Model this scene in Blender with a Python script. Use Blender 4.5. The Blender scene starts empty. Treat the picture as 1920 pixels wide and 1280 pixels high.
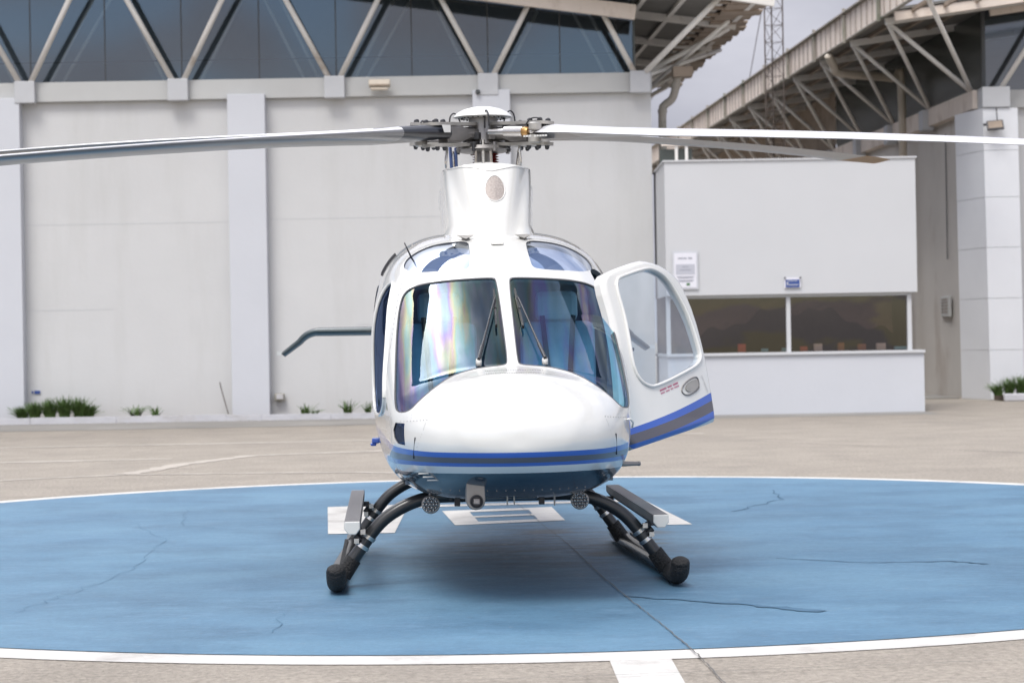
import bpy, math, random
import numpy as np
from mathutils import Vector, Matrix
random.seed(7); np.random.seed(7)
R = math.radians
sc = bpy.context.scene
# ---------------------------------------------------------------- camera
cam = bpy.data.cameras.new('camera'); cam.sensor_width = 36; cam.lens = 75; cam.clip_end = 3000
co = bpy.data.objects.new('camera', cam); sc.collection.objects.link(co); sc.camera = co
co.matrix_world = Matrix.Translation((0, 0, 1.5)) @ Matrix.Rotation(R(90), 4, 'X') @ Matrix.Rotation(R(-1.0), 4, 'Z')
cam.dof.use_dof = True; cam.dof.focus_distance = 12.9; cam.dof.aperture_fstop = 4.0
# ---------------------------------------------------------------- sky and sun
SUN_EL, SUN_AZ = 58, 205          # degrees; azimuth of the sun measured from +Y clockwise (behind the camera, to the left)
w = bpy.data.worlds.new('World'); sc.world = w; w.use_nodes = True
nt = w.node_tree; nt.nodes.clear()
def wn(t, **k):
    n = nt.nodes.new(t)
    for a, b in k.items(): setattr(n, a, b)
    return n
wo = wn('ShaderNodeOutputWorld'); bg = wn('ShaderNodeBackground'); nt.links.new(bg.outputs[0], wo.inputs[0])
bg.inputs[1].default_value = 0.13
sky = wn('ShaderNodeTexSky', sky_type='NISHITA', sun_disc=False, sun_elevation=R(SUN_EL), sun_rotation=R(SUN_AZ))
sky.dust_density = 1.0
tc = wn('ShaderNodeTexCoord'); mp = wn('ShaderNodeMapping'); mp.inputs['Scale'].default_value = (1, 1, 2.6)
nt.links.new(tc.outputs['Generated'], mp.inputs[0])
nz = wn('ShaderNodeTexNoise'); nz.inputs['Scale'].default_value = 2.1; nz.inputs['Detail'].default_value = 9; nz.inputs['Roughness'].default_value = .55
nt.links.new(mp.outputs[0], nz.inputs[0])
cr = wn('ShaderNodeValToRGB'); cr.color_ramp.elements[0].position = .30; cr.color_ramp.elements[1].position = .48
nt.links.new(nz.outputs[0], cr.inputs[0])
nz2 = wn('ShaderNodeTexNoise'); nz2.inputs['Scale'].default_value = 3.3; nz2.inputs['Detail'].default_value = 6
nt.links.new(mp.outputs[0], nz2.inputs[0])
cc = wn('ShaderNodeValToRGB'); cc.color_ramp.elements[0].position = .35; cc.color_ramp.elements[1].position = .7
cc.color_ramp.elements[0].color = (2.6, 2.7, 3.3, 1); cc.color_ramp.elements[1].color = (6.2, 6.2, 6.8, 1)
nt.links.new(nz2.outputs[0], cc.inputs[0])
# broad bright patches of the cloud layer: one round the veiled sun, one unseen, added high left to brighten the left windscreen
def glow(prev, d, p, col):
    v = Vector(d).normalized()
    dot = wn('ShaderNodeVectorMath', operation='DOT_PRODUCT'); nt.links.new(tc.outputs['Generated'], dot.inputs[0]); dot.inputs[1].default_value = v
    mx = wn('ShaderNodeMath', operation='MAXIMUM'); nt.links.new(dot.outputs['Value'], mx.inputs[0]); mx.inputs[1].default_value = 0
    pw = wn('ShaderNodeMath', operation='POWER'); nt.links.new(mx.outputs[0], pw.inputs[0]); pw.inputs[1].default_value = p
    m = wn('ShaderNodeMix', data_type='RGBA', blend_type='ADD'); nt.links.new(pw.outputs[0], m.inputs['Factor'])
    nt.links.new(prev, m.inputs['A']); m.inputs['B'].default_value = (*col, 1); return m.outputs['Result']
# an overcast layer is brighter overhead than at the skyline
sp = wn('ShaderNodeSeparateXYZ'); nt.links.new(tc.outputs['Generated'], sp.inputs[0])
er = wn('ShaderNodeMapRange'); er.inputs[1].default_value = .05; er.inputs[2].default_value = .75; er.inputs[3].default_value = .60; er.inputs[4].default_value = 1.1; nt.links.new(sp.outputs['Z'], er.inputs[0])
el = wn('ShaderNodeMix', data_type='RGBA', blend_type='MULTIPLY'); el.inputs['Factor'].default_value = 1; nt.links.new(cc.outputs[0], el.inputs['A']); nt.links.new(er.outputs[0], el.inputs['B'])
g = glow(el.outputs['Result'], (-math.sin(R(25))*math.cos(R(SUN_EL)), -math.cos(R(25))*math.cos(R(SUN_EL)), math.sin(R(SUN_EL))), 9, (11, 10.6, 10))
g = glow(g, (-.30, .56, .77), 40, (42, 42, 42.5))
# to the south, low down, the layer breaks up into separate cumulus with blue between
def wm(op, a, b=None):
    n = wn('ShaderNodeMath', operation=op)
    for k, v in ((0, a), (1, b)):
        if v is None: continue
        if isinstance(v, (int, float)): n.inputs[k].default_value = v
        else: nt.links.new(v, n.inputs[k])
    return n.outputs[0]
def wr(x, a, b, c=0., d=1.):
    n = wn('ShaderNodeMapRange'); n.inputs[1].default_value = a; n.inputs[2].default_value = b; n.inputs[3].default_value = c; n.inputs[4].default_value = d; nt.links.new(x, n.inputs[0]); return n.outputs[0]
nz3 = wn('ShaderNodeTexNoise'); nz3.inputs['Scale'].default_value = 16; nz3.inputs['Detail'].default_value = 7; nt.links.new(mp.outputs[0], nz3.inputs[0])
mask = wm('MULTIPLY', wr(sp.outputs['Y'], -.35, -.6), wr(sp.outputs['Z'], .5, .38))
cov = wm('ADD', wm('MULTIPLY', cr.outputs[0], wm('SUBTRACT', 1, mask)), wm('MULTIPLY', wr(nz3.outputs[0], .49, .52), mask))
north = wm('MULTIPLY', wr(sp.outputs['Y'], .3, .6), wr(sp.outputs['Z'], .42, .28)); cov = wm('MAXIMUM', cov, north)      # closed grey layer beyond the hangars
gd = wn('ShaderNodeVectorMath', operation='DOT_PRODUCT'); nt.links.new(tc.outputs['Generated'], gd.inputs[0]); gd.inputs[1].default_value = Vector((.12, .50, .86)).normalized()
cov = wm('MULTIPLY', cov, wr(gd.outputs['Value'], .955, .988, 1., .25))                                                     # unseen blue gap, added so the right windscreen reflects darker sky
wg = wn('ShaderNodeMix', data_type='RGBA', blend_type='MULTIPLY'); nt.links.new(mask, wg.inputs['Factor']); nt.links.new(g, wg.inputs['A']); wg.inputs['B'].default_value = (2.0, 1.75, 1.5, 1); g = wg.outputs['Result']   # the far cumulus is warmer and lit
mixs = wn('ShaderNodeMix', data_type='RGBA'); nt.links.new(cov, mixs.inputs['Factor'])
nt.links.new(sky.outputs[0], mixs.inputs['A']); nt.links.new(g, mixs.inputs['B'])
nt.links.new(mixs.outputs['Result'], bg.inputs[0])
sl = bpy.data.lights.new('sun', 'SUN'); sl.energy = 1.5; sl.angle = R(24); sl.color = (1, .97, .92)
so = bpy.data.objects.new('sun', sl); sc.collection.objects.link(so)
sd = Vector((-math.sin(R(25))*math.cos(R(SUN_EL)), -math.cos(R(25))*math.cos(R(SUN_EL)), math.sin(R(SUN_EL))))
so.rotation_euler = (-sd).to_track_quat('-Z', 'Y').to_euler(); so.location = sd*60
sc.view_settings.view_transform = 'Standard'; sc.view_settings.look = 'None'; sc.view_settings.gamma = 1
sc.view_settings.exposure = 0.62
sc.cycles.max_bounces = 8; sc.cycles.transparent_max_bounces = 12; sc.cycles.caustics_reflective = False; sc.cycles.caustics_refractive = False

# ---------------------------------------------------------------- materials
MATS = {}
def mat(name, col, rough=.5, metal=0., coat=0., var=.0, vscale=3., vstretch=(1, 1, 1), bump=0., bscale=40., spec=.5, var2=None, dirt=None):
    """principled material with colour variation by noise (var), fine bump, optional dirt colour mixed by a second noise"""
    m = bpy.data.materials.new(name); m.use_nodes = True; t = m.node_tree; b = t.nodes['Principled BSDF']
    b.inputs['Base Color'].default_value = (*col, 1); b.inputs['Roughness'].default_value = rough
    b.inputs['Metallic'].default_value = metal; b.inputs['Coat Weight'].default_value = coat; b.inputs['Coat Roughness'].default_value = .04
    b.inputs['Specular IOR Level'].default_value = spec
    if var or bump or dirt:
        tc = t.nodes.new('ShaderNodeTexCoord'); mp = t.nodes.new('ShaderNodeMapping'); mp.inputs['Scale'].default_value = vstretch
        t.links.new(tc.outputs['Object'], mp.inputs[0])
        out = None
        if var:
            n = t.nodes.new('ShaderNodeTexNoise'); n.inputs['Scale'].default_value = vscale; n.inputs['Detail'].default_value = 7; n.inputs['Roughness'].default_value = .6
            t.links.new(mp.outputs[0], n.inputs[0])
            r = t.nodes.new('ShaderNodeMapRange'); r.inputs['From Min'].default_value = .28; r.inputs['From Max'].default_value = .72
            r.inputs['To Min'].default_value = 1-var; r.inputs['To Max'].default_value = 1+var; t.links.new(n.outputs[0], r.inputs[0])
            mx = t.nodes.new('ShaderNodeMix'); mx.data_type = 'RGBA'; mx.blend_type = 'MULTIPLY'; mx.inputs['Factor'].default_value = 1
            mx.inputs['A'].default_value = (*col, 1); t.links.new(r.outputs[0], mx.inputs['B']); out = mx.outputs['Result']
        if dirt:
            dc, dsc, dlo, dhi, dst = dirt
            mp2 = t.nodes.new('ShaderNodeMapping'); mp2.inputs['Scale'].default_value = dst; t.links.new(tc.outputs['Object'], mp2.inputs[0])
            n = t.nodes.new('ShaderNodeTexNoise'); n.inputs['Scale'].default_value = dsc; n.inputs['Detail'].default_value = 8; n.inputs['Roughness'].default_value = .65
            t.links.new(mp2.outputs[0], n.inputs[0])
            r = t.nodes.new('ShaderNodeMapRange'); r.inputs['From Min'].default_value = dlo; r.inputs['From Max'].default_value = dhi; t.links.new(n.outputs[0], r.inputs[0])
            mx = t.nodes.new('ShaderNodeMix'); mx.data_type = 'RGBA'; t.links.new(r.outputs[0], mx.inputs['Factor'])
            if out: t.links.new(out, mx.inputs['A'])
            else: mx.inputs['A'].default_value = (*col, 1)
            mx.inputs['B'].default_value = (*dc, 1); out = mx.outputs['Result']
        if out: t.links.new(out, b.inputs['Base Color'])
        if bump:
            n = t.nodes.new('ShaderNodeTexNoise'); n.inputs['Scale'].default_value = bscale; n.inputs['Detail'].default_value = 6
            t.links.new(mp.outputs[0], n.inputs[0])
            bp = t.nodes.new('ShaderNodeBump'); bp.inputs['Strength'].default_value = bump; bp.inputs['Distance'].default_value = .02
            t.links.new(n.outputs[0], bp.inputs['Height']); t.links.new(bp.outputs[0], b.inputs['Normal'])
    MATS[name] = m; return m
def glassmat(name, tint, base, edge, gloss=(1, 1, 1), rough=.01, iri=False):
    """thin coated sheet: tinted see-through mixed with a mirror reflection that grows towards grazing angles"""
    m = bpy.data.materials.new(name); m.use_nodes = True; t = m.node_tree; t.nodes.clear()
    o = t.nodes.new('ShaderNodeOutputMaterial'); mx = t.nodes.new('ShaderNodeMixShader'); tr = t.nodes.new('ShaderNodeBsdfTransparent'); gl = t.nodes.new('ShaderNodeBsdfGlossy')
    tr.inputs[0].default_value = (*tint, 1); gl.inputs['Roughness'].default_value = rough; gl.inputs['Color'].default_value = (*gloss, 1)
    lw = t.nodes.new('ShaderNodeLayerWeight'); lw.inputs['Blend'].default_value = .35
    mr = t.nodes.new('ShaderNodeMapRange'); mr.inputs['To Min'].default_value = base; mr.inputs['To Max'].default_value = edge
    t.links.new(lw.outputs['Facing'], mr.inputs[0]); fac = mr.outputs[0]
    if iri:      # rainbow sheen of stressed acrylic, painted as upright bands into gloss colour and strength
        tc = t.nodes.new('ShaderNodeTexCoord'); mp = t.nodes.new('ShaderNodeMapping'); mp.inputs['Scale'].default_value = (1, .12, .05); t.links.new(tc.outputs['Object'], mp.inputs[0])
        n = t.nodes.new('ShaderNodeTexNoise'); n.inputs['Scale'].default_value = 5.5; n.inputs['Detail'].default_value = 4; n.inputs['Distortion'].default_value = .15; t.links.new(mp.outputs[0], n.inputs[0])
        cr = t.nodes.new('ShaderNodeValToRGB'); e = cr.color_ramp.elements
        pts = [(.30, (.66, .82, 1)), (.38, (.93, .97, 1)), (.44, (.68, .97, .84)), (.48, (.98, .97, .60)), (.52, (.98, .76, .78)), (.56, (.74, .56, .98)), (.61, (.68, .84, 1)), (.70, (.88, 1, .93))]
        e[0].position, e[0].color = pts[0][0], (*pts[0][1], 1); e[1].position, e[1].color = pts[-1][0], (*pts[-1][1], 1)
        for p, c in pts[1:-1]:
            q = e.new(p); q.color = (*c, 1)
        t.links.new(n.outputs[0], cr.inputs[0]); t.links.new(cr.outputs[0], gl.inputs['Color'])
        n2 = t.nodes.new('ShaderNodeTexNoise'); n2.inputs['Scale'].default_value = 9; n2.inputs['Detail'].default_value = 2; t.links.new(mp.outputs[0], n2.inputs[0])
        m2 = t.nodes.new('ShaderNodeMapRange'); m2.inputs['From Min'].default_value = .35; m2.inputs['From Max'].default_value = .65; m2.inputs['To Min'].default_value = .55; m2.inputs['To Max'].default_value = 1.25; t.links.new(n2.outputs[0], m2.inputs[0])
        mm = t.nodes.new('ShaderNodeMath'); mm.operation = 'MULTIPLY'; t.links.new(fac, mm.inputs[0]); t.links.new(m2.outputs[0], mm.inputs[1]); fac = mm.outputs[0]
    t.links.new(fac, mx.inputs[0]); t.links.new(tr.outputs[0], mx.inputs[1]); t.links.new(gl.outputs[0], mx.inputs[2]); t.links.new(mx.outputs[0], o.inputs[0])
    MATS[name] = m; return m
mat('paint_white', (.69, .687, .665), .22, 0, 1.0, var=.035, vscale=2.5)
mat('stripe_blue', (.025, .10, .46), .3, 0, .9)
mat('stripe_grey', (.10, .095, .115), .32, .3, .8)
mat('shade_cloth', (.62, .66, .75), .7, bump=.8, bscale=14); mat('blade_edge', (.24, .24, .245), .38, .5); mat('belly_steel', (.025, .055, .085), .25, .3, .8, var=.15, vscale=4)
mat('seal', (.10, .10, .105), .6); mat('seam', (.30, .30, .30), .6); mat('seam_faint', (.40, .40, .39), .6)
mat('rubber_black', (.012, .012, .013), .45, bump=.25, bscale=60, var=.2)
mat('tube_black', (.017, .018, .020), .32, 0, .3, var=.3, vscale=12)
mat('grit_black', (.014, .014, .015), .7, bump=.9, bscale=70)
mat('metal_grey', (.26, .25, .245), .38, .7, var=.1, vscale=15)
mat('metal_pale', (.40, .385, .36), .40, .5, var=.08, vscale=20)
mat('steel', (.62, .60, .58), .25, 1, var=.1, vscale=30)
mat('dark_metal', (.05, .05, .055), .4, .6)
mat('brass', (.45, .26, .10), .35, .8)
mat('boot_red', (.16, .016, .014), .5)
mat('tail_green', (.035, .05, .05), .38, 0, .3); mat('tube_blue', (.10, .16, .38), .35)
mat('black_root', (.014, .016, .022), .28, 0, .4)
mat('blade_white', (.74, .74, .76), .3, 0, .5)
mat('blade_grey', (.15, .147, .15), .30, .3, .3, var=.1, vscale=3)
mat('tip_orange', (.35, .14, .03), .45)
mat('step_grey', (.17, .165, .17), .55, .3, bump=.25, bscale=160, var=.06, vscale=40)
mat('cap_white', (.60, .60, .58), .4)
mat('lining', (.20, .23, .27), .8); mat('panel_black', (.02, .022, .026), .6)
mat('seat_blue', (.30, .40, .50), .75, var=.1, vscale=10); mat('seat_pale', (.50, .55, .60), .8)
mat('rotor_dome', (.78, .78, .76), .35, 0, .3)
mat('mesh_grille', (.36, .32, .30), .6, .4, var=.25, vscale=90)
glassmat('windscreen', (.44, .72, .86), .045, .36, iri=True)
glassmat('roof_glass', (.60, .70, .88), .22, .85, (.9, .95, 1))
glassmat('side_glass', (.07, .12, .22), .05, .26, (.42, .58, 1))
glassmat('door_glass', (.72, .82, .90), .10, .7)

# ---------------------------------------------------------------- object helpers
def tag(o, label=None, cat=None, group=None, kind=None):
    if label: o['label'] = label
    if cat: o['category'] = cat
    if group: o['group'] = group
    if kind: o['kind'] = kind
    return o
def empty(name, loc=(0, 0, 0), rz=0, parent=None):
    o = bpy.data.objects.new(name, None); sc.collection.objects.link(o); o.location = loc; o.rotation_euler = (0, 0, rz); o.empty_display_size = .2; o.parent = parent; return o
def link_mesh(name, V, F, mats, parent=None, smooth=False, fm=None, angle=None, bevel=0):
    me = bpy.data.meshes.new(name); me.from_pydata([tuple(map(float, v)) for v in V], [], F)
    if isinstance(mats, str): mats = [mats]
    for m in mats: me.materials.append(MATS[m])
    if fm is not None: me.polygons.foreach_set('material_index', fm)
    me.update()
    if smooth or angle:
        me.polygons.foreach_set('use_smooth', [True]*len(me.polygons))
        if angle: me.set_sharp_from_angle(angle=R(angle))
    o = bpy.data.objects.new(name, me); sc.collection.objects.link(o); o.parent = parent
    if bevel:
        b = o.modifiers.new('bevel', 'BEVEL'); b.width = bevel; b.segments = 2; b.limit_method = 'ANGLE'; b.angle_limit = R(40)
    return o
class MB:
    def __init__(s): s.V = []; s.F = []; s.M = []; s.T = Matrix.Identity(4); s.m = 0
    def add(s, V, F):
        n = len(s.V); s.V += [s.T @ Vector(v) for v in V]; s.F += [tuple(i+n for i in f) for f in F]; s.M += [s.m]*len(F); return s
    def box(s, c, d, rot=None):
        x, y, z = d[0]/2, d[1]/2, d[2]/2
        V = [Vector((a, b, e)) for a in (-x, x) for b in (-y, y) for e in (-z, z)]
        if rot is not None: V = [rot @ v for v in V]
        return s.add([v+Vector(c) for v in V], [(0, 1, 3, 2), (4, 6, 7, 5), (0, 4, 5, 1), (2, 3, 7, 6), (0, 2, 6, 4), (1, 5, 7, 3)])
    def bb(s, a, b): return s.box([(a[i]+b[i])/2 for i in range(3)], [abs(b[i]-a[i]) for i in range(3)])
    def bar(s, a, b, w_, h_, up=(0, 0, 1)):
        a, b = Vector(a), Vector(b); d = (b-a); L = d.length; d.normalize(); u = Vector(up); x = d.cross(u)
        if x.length < 1e-4: x = d.cross(Vector((0, 1, 0)))
        x.normalize(); u = x.cross(d); M = Matrix((x, d, u)).transposed()
        return s.box((a+b)/2, (w_, L, h_), M)
    def tube(s, P, r, n=12, caps=True, closed=False):
        P = [Vector(p) for p in P]; rs = r if isinstance(r, (list, tuple)) else [r]*len(P)
        V = []; F = []; up = None
        for i, p in enumerate(P):
            d = (P[min(i+1, len(P)-1)]-P[max(i-1, 0)]).normalized()
            if up is None:
                up = Vector((0, 0, 1)) if abs(d.z) < .9 else Vector((1, 0, 0))
            x = d.cross(up); x.normalize(); u = x.cross(d); up = u
            for k in range(n):
                a = 2*math.pi*k/n; V.append(p+(x*math.cos(a)+u*math.sin(a))*rs[i])
        for i in range(len(P)-1):
            for k in range(n):
                F.append((i*n+k, i*n+(k+1) % n, (i+1)*n+(k+1) % n, (i+1)*n+k))
        if caps: F.append(tuple(range(n-1, -1, -1))); F.append(tuple((len(P)-1)*n+k for k in range(n)))
        return s.add(V, F)
    def lathe(s, prof, c=(0, 0, 0), n=32, rot=None):
        V = []; F = []
        for (r, z) in prof:
            for k in range(n):
                a = 2*math.pi*k/n; v = Vector((r*math.cos(a), r*math.sin(a), z)); V.append((rot @ v if rot else v)+Vector(c))
        for i in range(len(prof)-1):
            for k in range(n): F.append((i*n+k, i*n+(k+1) % n, (i+1)*n+(k+1) % n, (i+1)*n+k))
        F.append(tuple(range(n-1, -1, -1))); F.append(tuple((len(prof)-1)*n+k for k in range(n)))
        return s.add(V, F)
    def prism(s, poly, f, t0, t1):
        """poly 2D outline extruded; f(u,v,t)->3D"""
        n = len(poly); V = [f(u, v, t0) for u, v in poly]+[f(u, v, t1) for u, v in poly]
        return s.add(V, [tuple(range(n)), tuple(range(2*n-1, n-1, -1))]+[(i, (i+1) % n+0, (i+1) % n+n, i+n)[::-1] for i in range(n)])
    def build(s, name, mats, parent=None, angle=None, bevel=0, smooth=False):
        return link_mesh(name, s.V, s.F, mats, parent, smooth, s.M, angle, bevel)
def chaikin(P, n=2, closed=True):
    for _ in range(n):
        Q = []
        m = len(P)
        rng = range(m) if closed else range(m-1)
        if not closed: Q.append(P[0])
        for i in rng:
            a, b = np.array(P[i], float), np.array(P[(i+1) % m], float); Q += [tuple(a*.75+b*.25), tuple(a*.25+b*.75)]
        if not closed: Q.append(P[-1])
        P = Q
    return P
def spline(P, n=8):
    """Catmull-Rom through points"""
    P = [Vector(p) for p in P]; out = []
    for i in range(len(P)-1):
        a, b, c, d = P[max(i-1, 0)], P[i], P[i+1], P[min(i+2, len(P)-1)]
        for k in range(n):
            t = k/n; out.append(.5*((2*b)+(c-a)*t+(2*a-5*b+4*c-d)*t*t+(3*b-a-3*c+d)*t**3))
    out.append(P[-1]); return out
def sdf(poly, X, Y):
    """signed distance to polygon, negative inside"""
    P = np.array(poly, float); X = np.asarray(X, float); Y = np.asarray(Y, float)
    d = np.full(X.shape, 1e9); ins = np.zeros(X.shape, bool)
    for i in range(len(P)):
        a, b = P[i], P[(i+1) % len(P)]; ex, ey = b-a; wx, wy = X-a[0], Y-a[1]
        t = np.clip((wx*ex+wy*ey)/(ex*ex+ey*ey+1e-12), 0, 1); d = np.minimum(d, (wx-ex*t)**2+(wy-ey*t)**2)
        c1 = (a[1] > Y) != (b[1] > Y)
        with np.errstate(divide='ignore', invalid='ignore'):
            xi = a[0]+(Y-a[1])*ex/(ey if ey != 0 else 1e-12)
        ins ^= c1 & (X < xi)
    d = np.sqrt(d); return np.where(ins, -d, d)
class Patch:
    """polygon sheet that can be divided along the zero line of scalar fields; faces carry tags"""
    def __init__(s, V, N, F, tagname): s.V = [np.array(v, float) for v in V]; s.N = [np.array(n_, float) for n_ in N]; s.F = [(tuple(f), tagname) for f in F]
    def split(s, field, only, newtag):
        A = np.array(s.V); f = field(A); f = np.where(np.abs(f) < 1e-6, 1e-6, f); cache = {}; out = []
        def mid(i, j):
            k = (min(i, j), max(i, j))
            if k not in cache:
                t = f[i]/(f[i]-f[j]); s.V.append(s.V[i]*(1-t)+s.V[j]*t); s.N.append(s.N[i]*(1-t)+s.N[j]*t); cache[k] = len(s.V)-1
            return cache[k]
        allf = f
        for F, tg in s.F:
            if tg not in only: 
                # keep shared edges welded
                out.append((F, tg, False)); continue
            sg = [allf[i] < 0 for i in F]
            if all(sg): out.append((F, newtag, True)); continue
            if not any(sg): out.append((F, tg, True)); continue
            a, b = [], []
            for q, i in enumerate(F):
                j = F[(q+1) % len(F)]
                (a if allf[i] < 0 else b).append(i)
                if (allf[i] < 0) != (allf[j] < 0):
                    m_ = mid(i, j); a.append(m_); b.append(m_)
            if len(a) > 2: out.append((tuple(a), newtag, True))
            if len(b) > 2: out.append((tuple(b), tg, True))
        s.F = [(F, t_) for F, t_, _ in out]
    def extract(s, tags, off=0.):
        idx = {}; V = []; F = []; fm = []
        for f, t_ in s.F:
            if t_ in tags:
                g = []
                for i in f:
                    if i not in idx: idx[i] = len(V); V.append(s.V[i]+s.N[i]*off)
                    g.append(idx[i])
                F.append(tuple(g)); fm.append(tags.index(t_))
        return V, F, fm, idx
    def rim(s, ta, tb, depth, off=0.):
        """wall quads along the border between faces tagged ta and faces tagged tb"""
        E = {}
        for f, t_ in s.F:
            if t_ in ta:
                for q in range(len(f)): E[(f[q], f[(q+1) % len(f)])] = 1
        V = []; F = []
        for f, t_ in s.F:
            if t_ in tb:
                for q in range(len(f)):
                    j, i = f[q], f[(q+1) % len(f)]
                    if (i, j) in E:
                        n = len(V); V += [s.V[i]+s.N[i]*off, s.V[j]+s.N[j]*off, s.V[j]-s.N[j]*depth, s.V[i]-s.N[i]*depth]; F.append((n, n+1, n+2, n+3))
        return V, F
import numpy as np, math
# ---- fuselage cross-section tables, local metres: x right, y aft from skid toes, z up
YT =[-1.14,-1.10,-1.02,-.88,-.70,-0.52,-0.435,-0.385,.15,.42,.62,.90,1.25,1.8,2.6,3.2,3.7,4.5,5.5,8.3]
TOP =[ .99,1.085,1.165,1.245,1.31,1.345,1.37,1.399,1.703,1.848,1.957,2.09,2.20,2.25,2.25,2.20,2.05,1.86,1.74,1.70]
BOT =[ .93,.845,.775,.705,.655,0.618,0.603,0.597,.55,.545,.54,.54,.54,.54,.54,.56,.66,.98,1.22,1.42]
HW =[ .0,.22,.38,.515,.61,0.667,0.689,0.698,.752,.772,.788,.80,.81,.81,.80,.73,.60,.36,.24,.13]
ZC =[ .96,.96,.965,.98,1.0,1.028,1.045,1.058,1.24,1.31,1.35,1.38,1.40,1.40,1.38,1.36,1.35,1.42,1.48,1.56]
NU =[2.0,2.0,2.0,2.05,2.1,2.15,2.2,2.24,2.55,2.7,2.8,2.9,3.1,3.4,3.5,3.2,2.6,2.1,2.0,2.0]
NL =[2.0,2.05,2.1,2.3,2.6,2.95,3.12,3.25,3.8,4.0,4.0,4.0,4.0,4.0,4.0,3.4,2.8,2.3,2.0,2.0]
def pchip(xs,ys):
    xs=np.array(xs,float); ys=np.array(ys,float); h=np.diff(xs); dl=np.diff(ys)/h
    m=np.zeros(len(xs)); m[0]=dl[0]; m[-1]=dl[-1]
    for i in range(1,len(xs)-1):
        if dl[i-1]*dl[i]>0:
            w1=2*h[i]+h[i-1]; w2=h[i]+2*h[i-1]; m[i]=(w1+w2)/(w1/dl[i-1]+w2/dl[i])
    def f(x):
        x=np.clip(np.asarray(x,float),xs[0],xs[-1]); i=np.clip(np.searchsorted(xs,x)-1,0,len(xs)-2)
        t=(x-xs[i])/h[i]
        return ((1+2*t)*(1-t)**2)*ys[i]+t*(1-t)**2*h[i]*m[i]+t*t*(3-2*t)*ys[i+1]+t*t*(t-1)*h[i]*m[i+1]
    return f
SQ=lambda y: np.sqrt(np.maximum(np.asarray(y,float)-YT[0],0))
YS=SQ(YT)
fT,fB,fW,fZ,fU,fL=[(lambda g: (lambda y: g(SQ(y))))(pchip(YS,a)) for a in (TOP,BOT,HW,ZC,NU,NL)]
def ring(y,th):
    w,t,b,c,nu,nl=fW(y),fT(y),fB(y),fZ(y),fU(y),fL(y)
    cs,sn=np.cos(th),np.sin(th)
    n=np.where(sn>=0,nu,nl); h=np.where(sn>=0,t-c,c-b)
    r=(np.abs(cs)**n+np.abs(sn)**n)**(-1/n)
    return w*r*cs, c+h*r*sn
def inside(x,y,z):
    w,t,b,c,nu,nl=fW(y),fT(y),fB(y),fZ(y),fU(y),fL(y)
    n=np.where(z>=c,nu,nl); h=np.where(z>=c,t-c,c-b)
    return (np.abs(x)/np.maximum(w,1e-6))**n+(np.abs(z-c)/np.maximum(h,1e-6))**n-1
# ================================================================ helicopter
HEL = empty('helicopter', (-.035, 12.82, 0), R(3.4))
tag(HEL, 'white helicopter with blue and grey stripes on the blue pad, one door open', 'helicopter')
def hl(p):                                     # world point -> helicopter coordinates
    a = R(3.4); x, y = p[0]+.035, p[1]-12.82
    return Vector((x*math.cos(a)+y*math.sin(a), -x*math.sin(a)+y*math.cos(a), p[2]))
# ---- fuselage skin: one welded sheet, divided along window outlines and paint lines
s_ = np.concatenate([np.linspace(.02, 1.75, 190), np.linspace(1.76, math.sqrt(8.3-YT[0]), 70)]); NY = len(s_)
yy = YT[0]+s_**2; NTH = 260; th = np.linspace(0, 2*math.pi, NTH, endpoint=False)
G = np.zeros((NY, NTH, 3))
for i, y in enumerate(yy):
    X, Z = ring(y, th); G[i, :, 0] = X; G[i, :, 1] = y; G[i, :, 2] = Z
# soft raised nose hatch bulge
def bulge(P):
    x, y, z = P[..., 0], P[..., 1], P[..., 2]
    q = (x/.36)**2+((z-1.07)/.26)**2
    return np.where(y < -.2, .011/(1+np.exp((q-1)*7)), 0)
dI = np.gradient(G, axis=0); dJ = (np.roll(G, -1, 1)-np.roll(G, 1, 1)); N = np.cross(dI, dJ)
N /= np.linalg.norm(N, axis=2, keepdims=True)+1e-9
if (N[60, 0, 0]) < 0: N = -N
G = G+N*bulge(G)[..., None]
V0 = G.reshape(-1, 3); N0 = N.reshape(-1, 3)
F0 = [(i*NTH+j, (i+1)*NTH+j, (i+1)*NTH+(j+1) % NTH, i*NTH+(j+1) % NTH) for i in range(NY-1) for j in range(NTH)]
F0.append(tuple(range(NTH))); F0.append(tuple((NY-1)*NTH+k for k in range(NTH-1, -1, -1)))
chk = np.cross(V0[F0[5000][1]]-V0[F0[5000][0]], V0[F0[5000][2]]-V0[F0[5000][0]])
if chk @ N0[F0[5000][0]] < 0: F0 = [f[::-1] for f in F0]
SK = Patch(V0, N0, F0, 'white')
WSC = [(.042, 1.885), (.058, 1.899), (.26, 1.891), (.42, 1.879), (.54, 1.858), (.612, 1.82), (.642, 1.74), (.662, 1.60), (.674, 1.44), (.683, 1.26), (.686, 1.15), (.675, 1.105), (.612, 1.115), (.552, 1.178), (.44, 1.266), (.345, 1.318), (.235, 1.348), (.17, 1.358), (.045, 1.368), (.032, 1.382), (.035, 1.60)]
RFW = [(.19, 1.09), (.183, .95), (.19, .75), (.20, .645), (.25, .632), (.35, .642), (.50, .715), (.575, .82), (.615, .96), (.60, 1.06), (.55, 1.09), (.45, 1.115), (.31, 1.108)]
SDW = [(-.04, 1.15), (-.055, 1.23), (.13, 1.42), (.46, 1.64), (.75, 1.83), (.88, 1.90), (.97, 1.86), (1.0, 1.6), (1.0, 1.3), (.92, 1.12), (.75, 1.06), (.35, 1.06), (.08, 1.09)]
RDW = [(1.24, 1.1), (1.20, 1.3), (1.22, 1.7), (1.32, 1.88), (1.7, 1.9), (2.0, 1.8), (2.05, 1.4), (2.0, 1.1), (1.7, 1.04), (1.4, 1.04)]
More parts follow.
